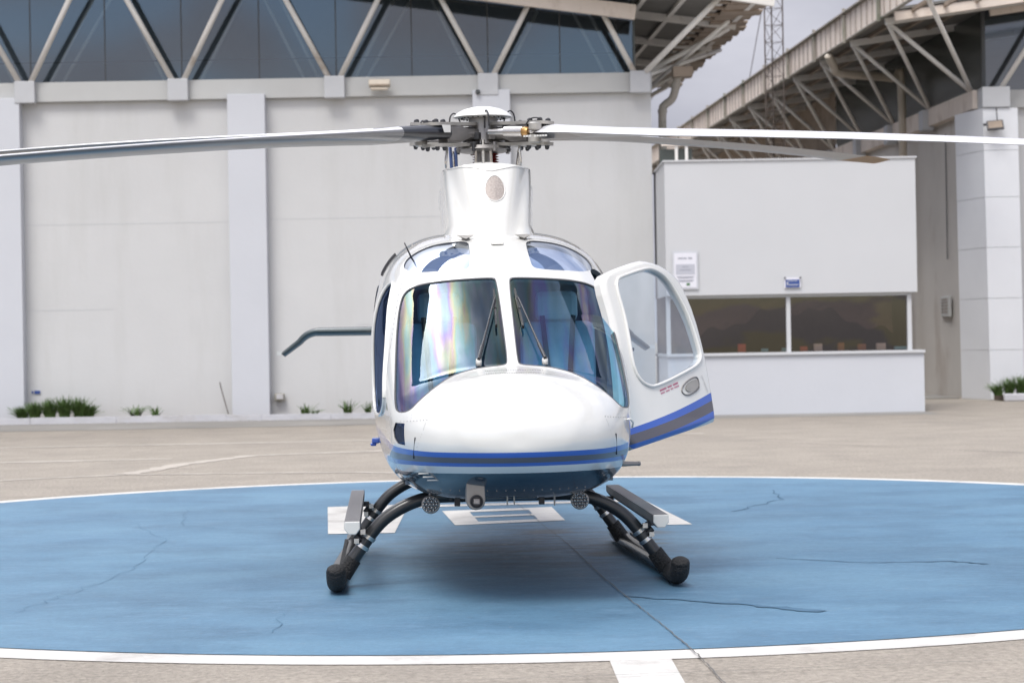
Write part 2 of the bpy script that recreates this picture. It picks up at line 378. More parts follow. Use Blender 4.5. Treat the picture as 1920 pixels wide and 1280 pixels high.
CHN = [(-.655, 1.045), (-.49, 1.045), (-.44, 1.0), (-.46, .955), (-.52, .925), (-.655, .92)]
DOR = [(.10, .70), (-.10, .78), (-.13, 1.10), (-.11, 1.23), (.08, 1.43), (.40, 1.66), (.70, 1.86), (.86, 1.96), (1.0, 1.96), (1.08, 1.85), (1.10, 1.3), (1.10, .78), (1.05, .70)]
CX = .012
def f_ws(sgn, off=0.):
    P = chaikin(WSC, 2)
    return lambda A: np.where((A[:, 1] < .80) & ((A[:, 0]-CX)*sgn > 0), sdf(P, (A[:, 0]-CX)*sgn, A[:, 2])-off, 1)
def f_rf(sgn, off=0.):
    P = chaikin(RFW, 2)
    return lambda A: np.where((A[:, 2] > 1.7), sdf(P, (A[:, 0]-CX)*sgn, A[:, 1])-off, 1)
def f_sd(P, sgn, off=0., cut=.3):
    P = chaikin(P, 2)
    return lambda A: np.where((A[:, 0]*sgn > cut), sdf(P, A[:, 1], A[:, 2])-off, 1)
for sgn, nm in ((-1, 'wl'), (1, 'wr')): SK.split(f_ws(sgn, .0), ('white',), nm); SK.split(f_ws(sgn, .006), ('white',), 'seal')
for sgn, nm in ((-1, 'rl'), (1, 'rr')): SK.split(f_rf(sgn), ('white',), nm)
SK.split(f_sd(DOR, 1), ('white', 'seal'), 'gap')
for sgn, nm in ((-1, 'sl'),): SK.split(f_sd(SDW, sgn), ('white',), nm)
for sgn, nm in ((-1, 'bl'), (1, 'br')): SK.split(f_sd(RDW, sgn), ('white',), nm)
SK.split(lambda A: np.where(A[:, 0] < -.3, sdf(CHN, A[:, 1], A[:, 2]), 1), ('white',), 'cl')
# panel gaps
def band(fn, w_): return lambda A: np.abs(fn(A))-w_
SK.split(band(f_sd(DOR, -1), .0035), ('white',), 'seam')
# access panels on the nose flanks and the skirt joint, as fine gaps
for sgn in (-1, 1):
    Q = [(sgn*.50, 1.075), (sgn*.70, 1.085), (sgn*.70, .925), (sgn*.56, .91)]
    SK.split((lambda Q: lambda A: np.where((A[:, 1] < .0) & (A[:, 0]*sgn > .3), np.abs(sdf(Q, A[:, 0], A[:, 2]))-.0018, 1))(Q), ('white',), 'seam2')
AR = chaikin([(-.60, 1.10), (-.50, 1.20), (-.40, 1.262), (-.22, 1.318), (0, 1.338), (.22, 1.318), (.40, 1.262), (.50, 1.20), (.60, 1.10), (.62, 1.02), (-.62, 1.02)], 1)
SK.split(lambda A: np.where((A[:, 1] < .0) & (A[:, 2] > 1.085), np.abs(sdf(AR, A[:, 0]-CX, A[:, 2]))-.0014, 1), ('white',), 'seam2')
# paint lines (height of each as a function of y)
ys_ = [-1.14, -.9, -.5, .2, 1.2, 3.0, 5.0, 8.3]
LN = [[.892, .893, .905, .955, 1.00, 1.05, 1.50, 1.60], [.863, .864, .870, .895, .92, .96, 1.44, 1.57], [.832, .832, .832, .825, .82, .86, 1.38, 1.54], [.812, .811, .805, .785, .76, .80, 1.33, 1.52], [.772, .770, .762, .745, .71, .74, 1.28, 1.50]]
def below(k): return lambda A: A[:, 2]-np.interp(A[:, 1], ys_, LN[k])
SK.split(below(0), ('white',), 'b1'); SK.split(below(1), ('b1',), 'g'); SK.split(below(2), ('g',), 'b2'); SK.split(below(3), ('b2',), 'w2'); SK.split(below(4), ('w2',), 'belly')
BODY = ['white', 'b1', 'g', 'b2', 'w2', 'belly', 'seam', 'seal', 'seam2']
V, F, fm, _ = SK.extract(BODY)
b_ = MB(); b_.V = [Vector(v) for v in V]; b_.F = F; b_.M = fm
WIN = ['wl', 'wr', 'rl', 'rr', 'sl', 'bl', 'br', 'cl', 'gap']
body = link_mesh('fuselage', b_.V, b_.F, ['paint_white', 'stripe_blue', 'stripe_grey', 'stripe_blue', 'paint_white', 'belly_steel', 'seam', 'seal', 'seam_faint'], HEL, True, fm)
V, F = SK.rim(BODY, WIN, .03); link_mesh('window_surround', V, F, 'seal', HEL)
# inner lining of the cabin
V, F, fm, _ = SK.extract(BODY, -.03)
keep = [f for f in F if sum(V[i][1] for i in f)/len(f) < 1.9]
used = sorted({i for f in keep for i in f}); mp_ = {a: k for k, a in enumerate(used)}
link_mesh('cabin_lining', [V[i] for i in used], [tuple(mp_[i] for i in f)[::-1] for f in keep], 'lining', HEL, True)
for t_, nm, mt in (('wl', 'windscreen', 'windscreen'), ('wr', 'windscreen', 'windscreen'), ('rl', 'roof_window', 'roof_glass'), ('rr', 'roof_window', 'roof_glass'), ('sl', 'side_window', 'side_glass'), ('bl', 'side_window', 'side_glass'), ('br', 'side_window', 'side_glass'), ('cl', 'chin_window', 'side_glass')):
    V, F, fm, _ = SK.extract([t_], -.006); link_mesh(nm, V, F, mt, HEL, True)
for t_ in ('rl', 'rr'):
    V, F, fm, _ = SK.extract([t_], -.045); link_mesh('sun_shade', V, F, 'shade_cloth', HEL, True)
from mathutils.bvhtree import BVHTree
BV = BVHTree.FromPolygons([tuple(v) for v in V0], F0)
def on(x, z, off=0.):                           # point on the front of the skin
    h = BV.ray_cast(Vector((x, -4, z)), Vector((0, 1, 0))); return h[0]+(h[1] if h[1].y < 0 else -h[1])*off
# raised frame round the front door opening and the front cabin door frame on the other side
def skin_at(y, z, sgn, off=0.):
    h = BV.ray_cast(Vector((sgn*3, y, z)), Vector((-sgn, 0, 0)))
    return (h[0]+Vector((sgn*off, 0, 0))) if h[0] else Vector((sgn*.6, y, z))
m = MB(); P = chaikin(SDW, 2); P.append(P[0]); m.tube([skin_at(a, b, -1, .002) for a, b in P], .013, 8, False); m.build('window_frame', 'paint_white', HEL, smooth=True)
# air slots under the windscreen
m = MB()
for r_ in range(2):
    for k in range(34):
        x = CX-.165+k*.0099; z = 1.334-r_*.014-.05*x*x*3
        p = on(x, z, .001); m.box(p, (.0042, .006, .008))
m.build('air_vent', 'seam', HEL)
# rivet heads and small latches on the nose
m = MB()
for sgn in (-1, 1):
    for k in range(9): m.box(on(sgn*(.50+.018*k), 1.07-.002*k, .001), (.005, .004, .005))
m.build('rivet_row', 'seam', HEL)
for sgn in (-1, 1):
    m = MB(); a = on(sgn*.565, .97, .003); c = on(sgn*.575, .85, .003); m.tube([a, (a+c)/2+Vector((0, -.004, 0)), c], .0035, 6); m.build('latch_rod', 'dark_metal', HEL)
# ---- mast fairing
def fair(z, k):
    t = (z-2.12)/.62
    return (.312-.004*t)+.075*max(0, .24-t)**1.4*6, 1.20+.30*t if k == 0 else 2.95-.25*t
zs = np.linspace(2.10, 2.685, 40); n = 140; V = []; F = []
for z in zs:
    hw, y0 = fair(z, 0); _, y1 = fair(z, 1); cy = (y0+y1)/2; hy = (y1-y0)/2
    for k in range(n):
        a = 2*math.pi*k/n; cs, sn = math.cos(a), math.sin(a); e = 3.6
        r = (abs(cs)**e+abs(sn)**e)**(-1/e); x, y = hw*r*cs, hy*r*sn
        if sn < 0:
            t = (z-2.12)/.62; wr = .085+.13*t       # central ridge that widens upwards, shallow hollows beside it
            q = abs(x); y += .10*math.exp(-((q-wr-.06)/.05)**2)*(.3+.7*t)*.7 - .03*math.exp(-(x/(.09+.06*t))**2)
        V.append((x-.012, cy+y, z+(.010*math.cos(x*9) if z > 2.67 else 0)))
for i in range(len(zs)-1):
    for k in range(n): F.append((i*n+k, i*n+(k+1) % n, (i+1)*n+(k+1) % n, (i+1)*n+k))
top = len(V); V.append((-.012, 2.1, 2.67)); F += [((len(zs)-1)*n+k, (len(zs)-1)*n+(k+1) % n, top) for k in range(n)]
mf = link_mesh('mast_fairing', V, F, 'paint_white', HEL, True)
FB = BVHTree.FromPolygons([tuple(v) for v in V], F)
def onf(x, z, off=0.):
    h = FB.ray_cast(Vector((x, -1, z)), Vector((0, 1, 0))); return h[0]+Vector((0, -off, 0))
m = MB(); egg = [(.066*math.cos(a)*(1-.13*math.sin(a)), .088*math.sin(a)) for a in [2*math.pi*k/40 for k in range(40)]]
ce = onf(.02, 2.52, .004); V = [ce]+[onf(.02+u*.5, 2.52+v*.5, .0035) for u, v in egg]+[onf(.02+u, 2.52+v, .003) for u, v in egg]
F = [(0, 1+k, 1+(k+1) % 40) for k in range(40)]+[(1+k, 41+k, 41+(k+1) % 40, 1+(k+1) % 40) for k in range(40)]
m.add(V, F); m.build('intake_grille', 'mesh_grille', mf)
m = MB(); m.tube([onf(.02+u, 2.52+v, .003) for u, v in egg+[egg[0]]], .004, 6, False); m.build('grille_rim', 'paint_white', mf, smooth=True)
# thin lip at the top of the fairing with its pointed notch
m = MB(); lip = [onf(x, 2.673-.034*max(0, 1-abs(x)/.16), .002) for x in np.linspace(-.285, .265, 31)]; m.tube(lip, .0045, 6); m.build('fairing_lip', 'paint_white', mf, smooth=True)
# side scoops
for sgn in (-1, 1):
    m = MB(); V = []; F = []
    for i, t in enumerate(np.linspace(0, 1, 14)):
        for k in range(16):
            a = math.pi*2*k/16; r = .10*math.sin(math.pi*min(1, t*.9+.12))**.6
            V.append((sgn*(.265+.07*math.cos(a)*r/.1), 1.95+t*.8, 2.55-.10*t+.12*math.sin(a)*r/.1))
    for i in range(13):
        for k in range(16): F.append((i*16+k, i*16+(k+1) % 16, (i+1)*16+(k+1) % 16, (i+1)*16+k))
    F.append(tuple(range(16))); m.add(V, F); m.build('intake_scoop', 'paint_white', HEL, smooth=True)
# roof bits: small vents at the foot of the fairing, lamp on the roof, engine inlets on the shoulders
def ontop(x, y, off=0.):
    h = BV.ray_cast(Vector((x, y, 4)), Vector((0, 0, -1))); return h[0]+Vector((0, 0, off))
for x in (-.19, .19):
    m = MB(); p = ontop(x, 1.14, .012); m.add([p+Vector((-.06, 0, .016)), p+Vector((.06, 0, .016)), p+Vector((0, -.07, -.012)), p+Vector((0, .03, -.02))], [(0, 1, 2), (0, 3, 1), (0, 2, 3), (1, 3, 2)]); m.build('roof_vent', 'metal_pale', HEL)
m = MB(); p = ontop(.01, 1.0, .012); m.box(p, (.085, .03, .012)); m.box(p+Vector((0, -.012, -.008)), (.075, .02, .008)); m.build('roof_lamp', 'paint_white', HEL, bevel=.003)
for sgn in (-1,):
    for k in range(2):
        m = MB(); pts = [ontop(sgn*(.56+.035*q)+.0, 1.55+.35*k, .006) for q in np.linspace(2.4, 5.2, 8)]
        m.tube(pts, .008, 8); m.build('engine_vent', 'dark_metal', HEL)
m = MB(); a = ontop(-.545, 1.06, -.01); m.tube([a, a+Vector((-.045, 0, .10))], [.006, .004], 8); m.build('antenna', 'dark_metal', HEL, smooth=True)
# ---- pylon, tailplane, fin, tail rotor
def foil(m, P, tmax=.12):
    """P: list of (leading edge point, trailing edge point)"""
    prof = [(0, 0), (.02, .35), (.08, .7), (.2, .95), (.35, 1), (.6, .75), (.85, .3), (1, 0.02)]
    sec = [(a, b) for a, b in prof]+[(a, -b) for a, b in prof[::-1][:-1]]
    V = []; F = []; n = len(sec)
    for (le, te, upv) in P:
        le, te, upv = Vector(le), Vector(te), Vector(upv); c = (te-le).length
        for a, b in sec: V.append(le.lerp(te, a)+upv*(b*c*tmax/2))
    for i in range(len(P)-1):
        for k in range(n): F.append((i*n+k, i*n+(k+1) % n, (i+1)*n+(k+1) % n, (i+1)*n+k))
    F.append(tuple(range(n))); F.append(tuple((len(P)-1)*n+k for k in range(n-1, -1, -1))); m.add(V, F)
U = (0, 0, 1)
for sgn in (-1, 1):
    m = MB(); P = [((0, 6.0, 1.62), (0, 6.55, 1.60), U), ((sgn*1.31, 6.0, 1.62), (sgn*1.31, 6.5, 1.60), U)]
    for q in range(1, 9):
        a = q/8*R(52); P.append(((sgn*(1.31+.22*math.sin(a)), 6.0+.02*q, 1.62-.22*(1-math.cos(a))), (sgn*(1.31+.22*math.sin(a)), 6.48+.01*q, 1.60-.22*(1-math.cos(a))), (sgn*math.sin(a), 0, math.cos(a))))
    P.append(((sgn*1.64, 6.25, 1.42), (sgn*1.64, 6.6, 1.40), (sgn*math.sin(R(52)), 0, math.cos(R(52)))))
    foil(m, P, .15); o = m.build('tailplane', 'tail_green', HEL, angle=50); o['label'] = 'dark green-grey tailplane with its tip bent down'
    m = MB(); m.box((sgn*1.665, 6.3, 1.43), (.05, .06, .03)); m.build('tip_lamp', 'cap_white', o)
m = MB(); foil(m, [((0, 7.5, 1.2), (0, 8.5, 1.2), (1, 0, 0)), ((0, 7.7, 1.7), (0, 8.5, 1.7), (1, 0, 0)), ((0, 8.3, 2.75), (0, 8.85, 2.75), (1, 0, 0))], .12); m.build('tail_fin', 'paint_white', HEL, angle=50)
m = MB(); m.tube([(-.1, 8.2, 1.75), (-.28, 8.2, 1.75)], .06, 16)
for a in (35, 215):
    d = Vector((0, math.cos(R(a)), math.sin(R(a)))); m.bar(Vector((-.26, 8.2, 1.75)), Vector((-.26, 8.2, 1.75))+d*.8, .02, .18, (0, -d.z, d.y))
m.build('tail_rotor', 'blade_grey', HEL, bevel=.004)
# ---- interior
m = MB(); m.bb((-.62, -.10, .66), (.62, 1.75, .70)); m.build('cabin_floor', 'lining', HEL)
X_, Z_ = ring(1.62, np.linspace(0, 2*math.pi, 60, endpoint=False)); m = MB(); m.prism([(a*.955, 1.37+(b-1.37)*.955) for a, b in zip(X_, Z_)], lambda u, v, t: (u, t, v), 1.62, 1.66); m.build('cabin_bulkhead', 'lining', HEL)
m = MB(); m.bb((-.36, -.36, .98), (.36, -.26, 1.22)); m.bb((-.36, -.44, 1.22), (.36, -.22, 1.25)); m.bb((-.14, -.35, .72), (.14, .15, 1.05)); ip = m.build('instrument_panel', 'panel_black', HEL, bevel=.01)
for sx in (-.38, .38):
    m = MB(); m.bb((sx-.25, .25, .88), (sx+.25, .75, 1.0)); m.bb((sx-.16, .35, .70), (sx+.16, .7, .88)); st = m.build('seat', 'seat_blue', HEL, bevel=.03)
    m = MB(); Mx = Matrix.Rotation(R(-10), 3, 'X'); m.box((sx, .84, 1.30), (.48, .12, .66), Mx); m.build('seat_back', 'seat_blue', st, bevel=.05)
    m = MB(); m.box((sx, .92, 1.72), (.27, .10, .20), Mx); m.build('headrest', 'seat_pale', st, bevel=.04)
    m = MB(); m.tube([(sx-.1, .83, 1.66), (sx-.06, .74, 1.2), (sx-.03, .62, 1.03)], .018, 6); m.tube([(sx+.1, .83, 1.66), (sx+.06, .74, 1.2), (sx+.03, .62, 1.03)], .018, 6); m.build('harness', 'panel_black', st)
    m = MB(); m.tube(spline([(sx, .16, .70), (sx, .14, .95), (sx+.01, .18, 1.10), (sx-.03, .16, 1.22)], 5), .014, 8); m.build('control_stick', 'panel_black', HEL, smooth=True)
for sgn in (-1, 1):
    m = MB(); m.tube(spline([(sgn*.40, 1.5, 2.02), (sgn*.55, 1.1, 1.88), (sgn*.575, 1.05, 1.5), (sgn*.56, 1.0, .8)], 6), .028, 8); m.build('door_post', 'lining', HEL, smooth=True)
# ---- open cabin door, built in its own slanted plane
A_ = Vector((.705, 12.9, .9)); E1 = Vector((.66913, .74314, 0)); E2 = Vector((-.2084, .18764, .95987)); EN = Vector((.71333, -.64228, .28043))
def dp(u, v, t=0.):
    c = .055*(1-((u-.45)/.55)**2)+ .03*math.sin(max(0, min(1, (v-.1)/1.0))*math.pi)   # outward curve of the panel
    return hl(A_+E1*u+E2*v+EN*(c*.6+t-.02))
DOUT = [(-.003, .168), (-.03, .049), (.0, -.02), (.041, -.058), (.08, -.055), (.5, .012), (.915, .075), (.935, .09), (.954, .264), (.973, .509), (.973, .779), (.945, .92), (.901, 1.039), (.771, 1.115), (.629, 1.146), (.512, 1.146), (.219, 1.078), (.125, 1.045), (.088, .97), (.092, .781), (.075, .566), (.035, .322)]
DWIN = [(.21, .93), (.235, 1.0), (.286, 1.02), (.549, 1.078), (.634, 1.070), (.724, 1.03), (.79, .945), (.864, .769), (.886, .56), (.88, .50), (.83, .458), (.726, .422), (.351, .322), (.27, .33), (.207, .375), (.180, .458), (.20, .62), (.215, .781)]
gu = np.linspace(-.06, 1.01, 108); gv = np.linspace(-.09, 1.18, 128)
V = [(u, v, 0) for v in gv for u in gu]; nu_ = len(gu)
F = [(j*nu_+i, j*nu_+i+1, (j+1)*nu_+i+1, (j+1)*nu_+i) for j in range(len(gv)-1) for i in range(nu_-1)]
D = Patch(V, [(0, 0, 1)]*len(V), F, 'out')
ch = chaikin(DOUT, 1); cw = chaikin(DWIN, 2)
D.split(lambda A: sdf(ch, A[:, 0], A[:, 1]), ('out',), 'white')
D.split(lambda A: sdf(cw, A[:, 0], A[:, 1]), ('white',), 'glass')
def dl(v0, v1): return lambda A: A[:, 1]-(v0+(v1-v0)*(A[:, 0]+.027)/.982-.018*np.sin(np.clip((A[:, 0]+.03)/.98, 0, 1)*math.pi))
for fn, a, b in ((dl(.055, .272), 'white', 'b1'), (dl(.018, .222), 'b1', 'g'), (dl(-.040, .155), 'g', 'b2'), (dl(-.075, .108), 'b2', 'w2')): D.split(fn, (a,), b)
DT = ['white', 'b1', 'g', 'b2', 'w2']
def dmap(V, t): return [dp(v[0], v[1], t-.030*max(0, 1-abs(min(0, float(sdf(ch, [v[0]], [v[1]])[0])))/.035)**2) for v in V]
V, F, fm, _ = D.extract(DT); Vf = dmap(V, 0); Vb = dmap(V, -.045)
n0 = len(Vf); RV, RF = D.rim(DT, ['out', 'glass'], 0); 
allV = Vf+Vb; allF = [tuple(f) for f in F]+[tuple(i+n0 for i in f)[::-1] for f in F]; am = list(fm)+[0]*len(F)
for q in range(0, len(RV), 4):
    a, b = RV[q], RV[q+1]; n = len(allV); allV += dmap([a, b], 0)+dmap([b, a], -.045); allF.append((n, n+1, n+2, n+3)); am.append(0)
door = link_mesh('cabin_door', allV, allF, ['paint_white', 'stripe_blue', 'stripe_grey', 'stripe_blue', 'paint_white'], HEL, True, am, angle=45); door['label'] = 'front cabin door swung open, with a large curved window'
V, F, fm, _ = D.extract(['glass']); link_mesh('door_window', [dp(v[0], v[1], -.012) for v in V], F, 'door_glass', door, True)
m = MB(); pts = [dp(a, b, .004) for a, b in chaikin([((a-.52)*1.035+.52, (b-.69)*1.03+.69) for a, b in DWIN], 2)]; m.tube(pts+[pts[0]], .011, 8, False); m.build('window_frame', 'paint_white', door, smooth=True)
HN = chaikin([(.585, .285), (.66, .335), (.77, .368), (.802, .355), (.795, .30), (.765, .278), (.66, .245), (.60, .255)], 2)
m = MB(); pts = [dp(a, b, .003) for a, b in HN]; m.tube(pts+[pts[0]], .0045, 6, False); dh = m.build('door_handle', 'metal_grey', door, smooth=True)
m = MB(); HP = [((a-.71)*.72+.72, (b-.305)*.68+.308) for a, b in HN]; m.prism(HP, lambda u, v, t: dp(u, v, t), .002, .009); m.build('handle_paddle', 'metal_pale', dh)
# writing on the door: too small to read in the photo, dashes the size of the letters
def dashes(m, p0, p1, n, h, gap=.35, skip=()):
    for k in range(n):
        if k in skip: continue
        a = k/n; b = (k+1-gap)/n; q0 = (p0[0]+(p1[0]-p0[0])*a, p0[1]+(p1[1]-p0[1])*a); q1 = (p0[0]+(p1[0]-p0[0])*b, p0[1]+(p1[1]-p0[1])*b)
        dx, dy = p1[0]-p0[0], p1[1]-p0[1]; L = math.hypot(dx, dy); nx, ny = -dy/L*h, dx/L*h
        m.add([dp(q0[0], q0[1], .003), dp(q1[0], q1[1], .003), dp(q1[0]+nx, q1[1]+ny, .003), dp(q0[0]+nx, q0[1]+ny, .003)], [(0, 1, 2, 3)])
mat('text_red', (.45, .10, .20), .6); mat('text_grey', (.42, .42, .42), .6)
m = MB(); dashes(m, (.372, .279), (.573, .325), 17, .011, .3, (6, 11)); dashes(m, (.375, .262), (.577, .308), 19, .008, .3, (4, 9, 13)); m.build('door_notice', 'text_red', door)
def text_mesh(s, size, mt, name, parent, M):
    c = bpy.data.curves.new(name, 'FONT'); c.body = s; c.size = size; c.align_x = 'LEFT'; c.align_y = 'BOTTOM'; c.offset = size*.012
    o = bpy.data.objects.new(name, c); sc.collection.objects.link(o); dg = bpy.context.evaluated_depsgraph_get(); dg.update()
    me = bpy.data.meshes.new_from_object(o.evaluated_get(dg)); bpy.data.objects.remove(o); me.materials.clear(); me.materials.append(MATS[mt])
    me.transform(M); q = bpy.data.objects.new(name, me); sc.collection.objects.link(q); q.parent = parent; return q
o_, x_, y_ = dp(.838, .372, .004), dp(.872, .262, .004)-dp(.838, .372, .004), dp(.86, .38, .004)-dp(.838, .372, .004)
x_.normalize(); z_ = x_.cross(y_).normalized(); y_ = z_.cross(x_)
text_mesh('EXIT RELEASE', .019, 'text_grey', 'exit_lettering', door, Matrix.Translation(o_) @ Matrix((x_, y_, z_)).transposed().to_4x4())
for v in (.03,):
    m = MB(); a = dp(.02 if v < .5 else .10, v, -.02); c = skin_at(-.02 if v < .5 else .26, a.z, 1, -.02); m.tube([a, (a+c)/2, c], .012, 8); m.build('door_hinge', 'dark_metal', door)
m = MB(); m.tube(spline([dp(.20, .70, -.06), dp(.27, .60, -.10), dp(.33, .58, -.10)], 5), .012, 8); m.build('inner_grip', 'dark_metal', door, smooth=True)
# ---- wipers
for sgn, pa, pm, b0, b1 in ((-1, (-.185, 1.368), (-.055, 1.725), (-.052, 1.80), (-.062, 1.575)), (1, (.200, 1.368), (.088, 1.725), (.076, 1.80), (.096, 1.565))):
    W = empty('windscreen_wiper', parent=HEL)
    m = MB(); a = on(pa[0], pa[1], .004); c = on(pm[0], pm[1], .045); m.lathe([(.018, -.01), (.018, .02), (.012, .035)], a, 14); m.build('wiper_pivot', 'paint_white', W, smooth=True)
    m = MB(); q0 = a+Vector((0, -.02, .03)); m.tube([q0, q0.lerp(c, .22)], [.011, .012], 8); m.tube([q0.lerp(c, .2), q0.lerp(c, .5), c], [.008, .006, .006], 8); m.build('wiper_arm', 'dark_metal', W, angle=40)
    m = MB(); p0, p1 = on(b0[0], b0[1], .022), on(b1[0], b1[1], .022); m.bar(p0, p1, .012, .022, (0, -1, .5)); q = (p0+p1)/2; m.bar(p0.lerp(p1, .2), p0.lerp(p1, .55), .016, .03, (0, -1, .5)); m.tube([c, p0.lerp(p1, .33)], .006, 8); m.build('wiper_blade', 'rubber_black', W)
# ---- pitot tubes, lamps, camera pod, belly fittings
for a, c in (((-.515, -.40, .745), (-.665, -.10, .742)), ((.585, -.36, .772), (.750, -.28, .768))):
    a, c = Vector(a), Vector(c); m = MB(); m.tube([a+(a-c)*.25, a, a.lerp(c, .5), c], [.018, .017, .015, .012], 12); m.tube([c, c+(c-a).normalized()*.012], [.014, .014], 12); m.build('pitot_tube', 'metal_grey', HEL, angle=40)
for p in ((-.471, -.05, .537), (.417, -.10, .547)):
    L = empty('landing_light', p, parent=HEL); X = Matrix.Rotation(R(90), 3, 'X')
    m = MB(); m.lathe([(.018, -.05), (.050, -.035), (.055, 0), (.055, .022), (.050, .026)], (0, 0, 0), 32, X); m.tube([(0, 0, .05), (0, .03, .12)], .010, 8); m.build('lamp_housing', 'metal_grey', L, angle=35)
    m = MB()
    for (u, v) in [(0, 0)]+[(.021*math.cos(k*math.pi/3), .021*math.sin(k*math.pi/3)) for k in range(6)]+[(.040*math.cos(k*math.pi/6), .040*math.sin(k*math.pi/6)) for k in range(12)]:
        m.lathe([(.0085, .022), (.0085, .027), (.0055, .029), (.003, .025)], X @ Vector((u, v, 0)), 10, X)
    m.build('lens_cluster', 'steel', L, angle=30)
    m = MB(); m.lathe([(.047, .0), (.047, .0265)], (0, 0, 0), 28, X); m.build('reflector', 'dark_metal', L)
m = MB(); pod = [(-.052, .10), (.052, .10), (.054, -.03)]+[(.054*math.cos(-k*math.pi/10), -.03+.054*math.sin(-k*math.pi/10)) for k in range(1, 10)]+[(-.054, -.03)]
m.prism(pod, lambda u, v, t: (-.232+u, -.74+t, .635+v*.95), -.06, .12); cp = m.build('camera_pod', 'metal_grey', HEL, angle=30, bevel=.006)
X = Matrix.Rotation(R(90), 3, 'X'); m = MB(); m.lathe([(.036, .055), (.038, .072), (.032, .074), (.028, .062)], (-.228, -.74, .605), 24, X); m.build('lens_ring', 'dark_metal', cp, angle=30)
m = MB(); m.box((-.228, -.812, .605), (.034, .006, .030)); m.build('camera_lens', 'mesh_grille', cp, bevel=.004)
m = MB(); m.box((0, -.2, .585), (.085, .02, .012)); m.tube([(-.02, -.2, .585), (-.022, -.2, .535)], .005, 6); m.tube([(.02, -.2, .585), (.02, -.2, .535)], .005, 6); m.build('belly_antenna', 'metal_pale', HEL)
m = MB(); m.box((-.02, -.1, .575), (.36, .12, .035)); m.build('belly_housing', 'belly_steel', HEL, bevel=.012)
m = MB(); m.box((.255, -.30, .645), (.07, .05, .03)); m.tube([(.255, -.25, .63), (.255, -.25, .53)], [.008, .005], 8); m.build('belly_probe', 'metal_grey', HEL, bevel=.004)
for x in (-.30, .22):
    m = MB(); m.box((x, .33, .525), (.035, .05, .06)); m.box((x-.04, .33, .545), (.016, .04, .03)); m.box((x+.035, .33, .545), (.016, .04, .03)); m.build('tube_bracket', 'dark_metal', HEL, bevel=.003)
m = MB()
for k in range(17): m.box(on(-.42+.052*k, .655, .001), (.005, .004, .005))
m.build('rivet_row', 'metal_grey', HEL)
m = MB()
for k in range(3): m.box(on(-.50+.025*k, .765-.02*k, .003), (.10, .004, .007))
m.build('belly_lettering', 'cap_white', HEL)
m = MB(); m.box((-.80, 1.4, .86), (.05, .12, .035)); m.box((-.815, 1.4, .835), (.04, .10, .02)); m.build('entry_step', 'stripe_blue', HEL, bevel=.008)
m = MB(); m.tube([on(.655, 1.04, .0)+Vector((0, 0, 0)), on(.66, 1.04, .02), on(.67, 1.02, .03), on(.675, .99, .02)], .006, 8); m.build('nose_latch', 'paint_white', HEL, smooth=True)
# ---- landing gear
XC = -.012
for yf, nm in ((.36, 0), (2.42, 1)):
    half = [(0, .555), (.28, .555), (.42, .552), (.53, .53), (.64, .485), (.74, .42), (.82, .335), (.90, .225), (.975, .13), (1.02, .085)]
    P = [(-a, yf-.05*(.555-z), z) for a, z in half[::-1]]+[(a, yf-.05*(.555-z), z) for a, z in half[1:]]
    if yf > 1: P = [(x*.955, y, z) for x, y, z in P]
    m = MB(); m.tube(spline([(x+XC, y, z) for x, y, z in P], 5), .040, 18); ct = m.build('cross_tube', 'tube_black', HEL, smooth=True)
    for sgn in (-1, 1):
        for q in ((.835, .315), (.875, .26)):
            m = MB(); k_ = .955 if yf > 1 else 1; a = Vector((sgn*q[0]*k_+XC, yf-.01, q[1])); d = Vector((sgn*.08, 0, -.11)).normalized()
            m.tube([a-d*.012, a+d*.012], .046, 18); m.box(a+Vector((sgn*.035, -.03, .035)), (.03, .03, .03)); m.build('tube_clamp', 'steel', ct, angle=40)
        m = MB(); a = Vector((sgn*.85*(.955 if yf > 1 else 1)+XC, yf-.02, .30)); m.tube([a, a+Vector((sgn*.045, 0, .06))], .022, 10); m.tube([a+Vector((0, 0, -.03)), a+Vector((sgn*.07, 0, .03))], .018, 10); m.box(a+Vector((sgn*.06, 0, .065)), (.05, .045, .035)); m.build('step_bracket', 'dark_metal', ct, angle=40)
        m = MB(); k_ = .955 if yf > 1 else 1
        m.tube([(sgn*.93*k_+XC, yf-.02, .185), (sgn*1.0*k_+XC, yf-.02, .085)], [.05, .055], 16)
        for t in (-1, 1): m.tube([(sgn*.94*k_+XC, yf+t*.03, .17), (sgn*.955*k_+XC, yf+t*.06, .17)], .012, 8)
        m.build('skid_saddle', 'grit_black', HEL, angle=40)
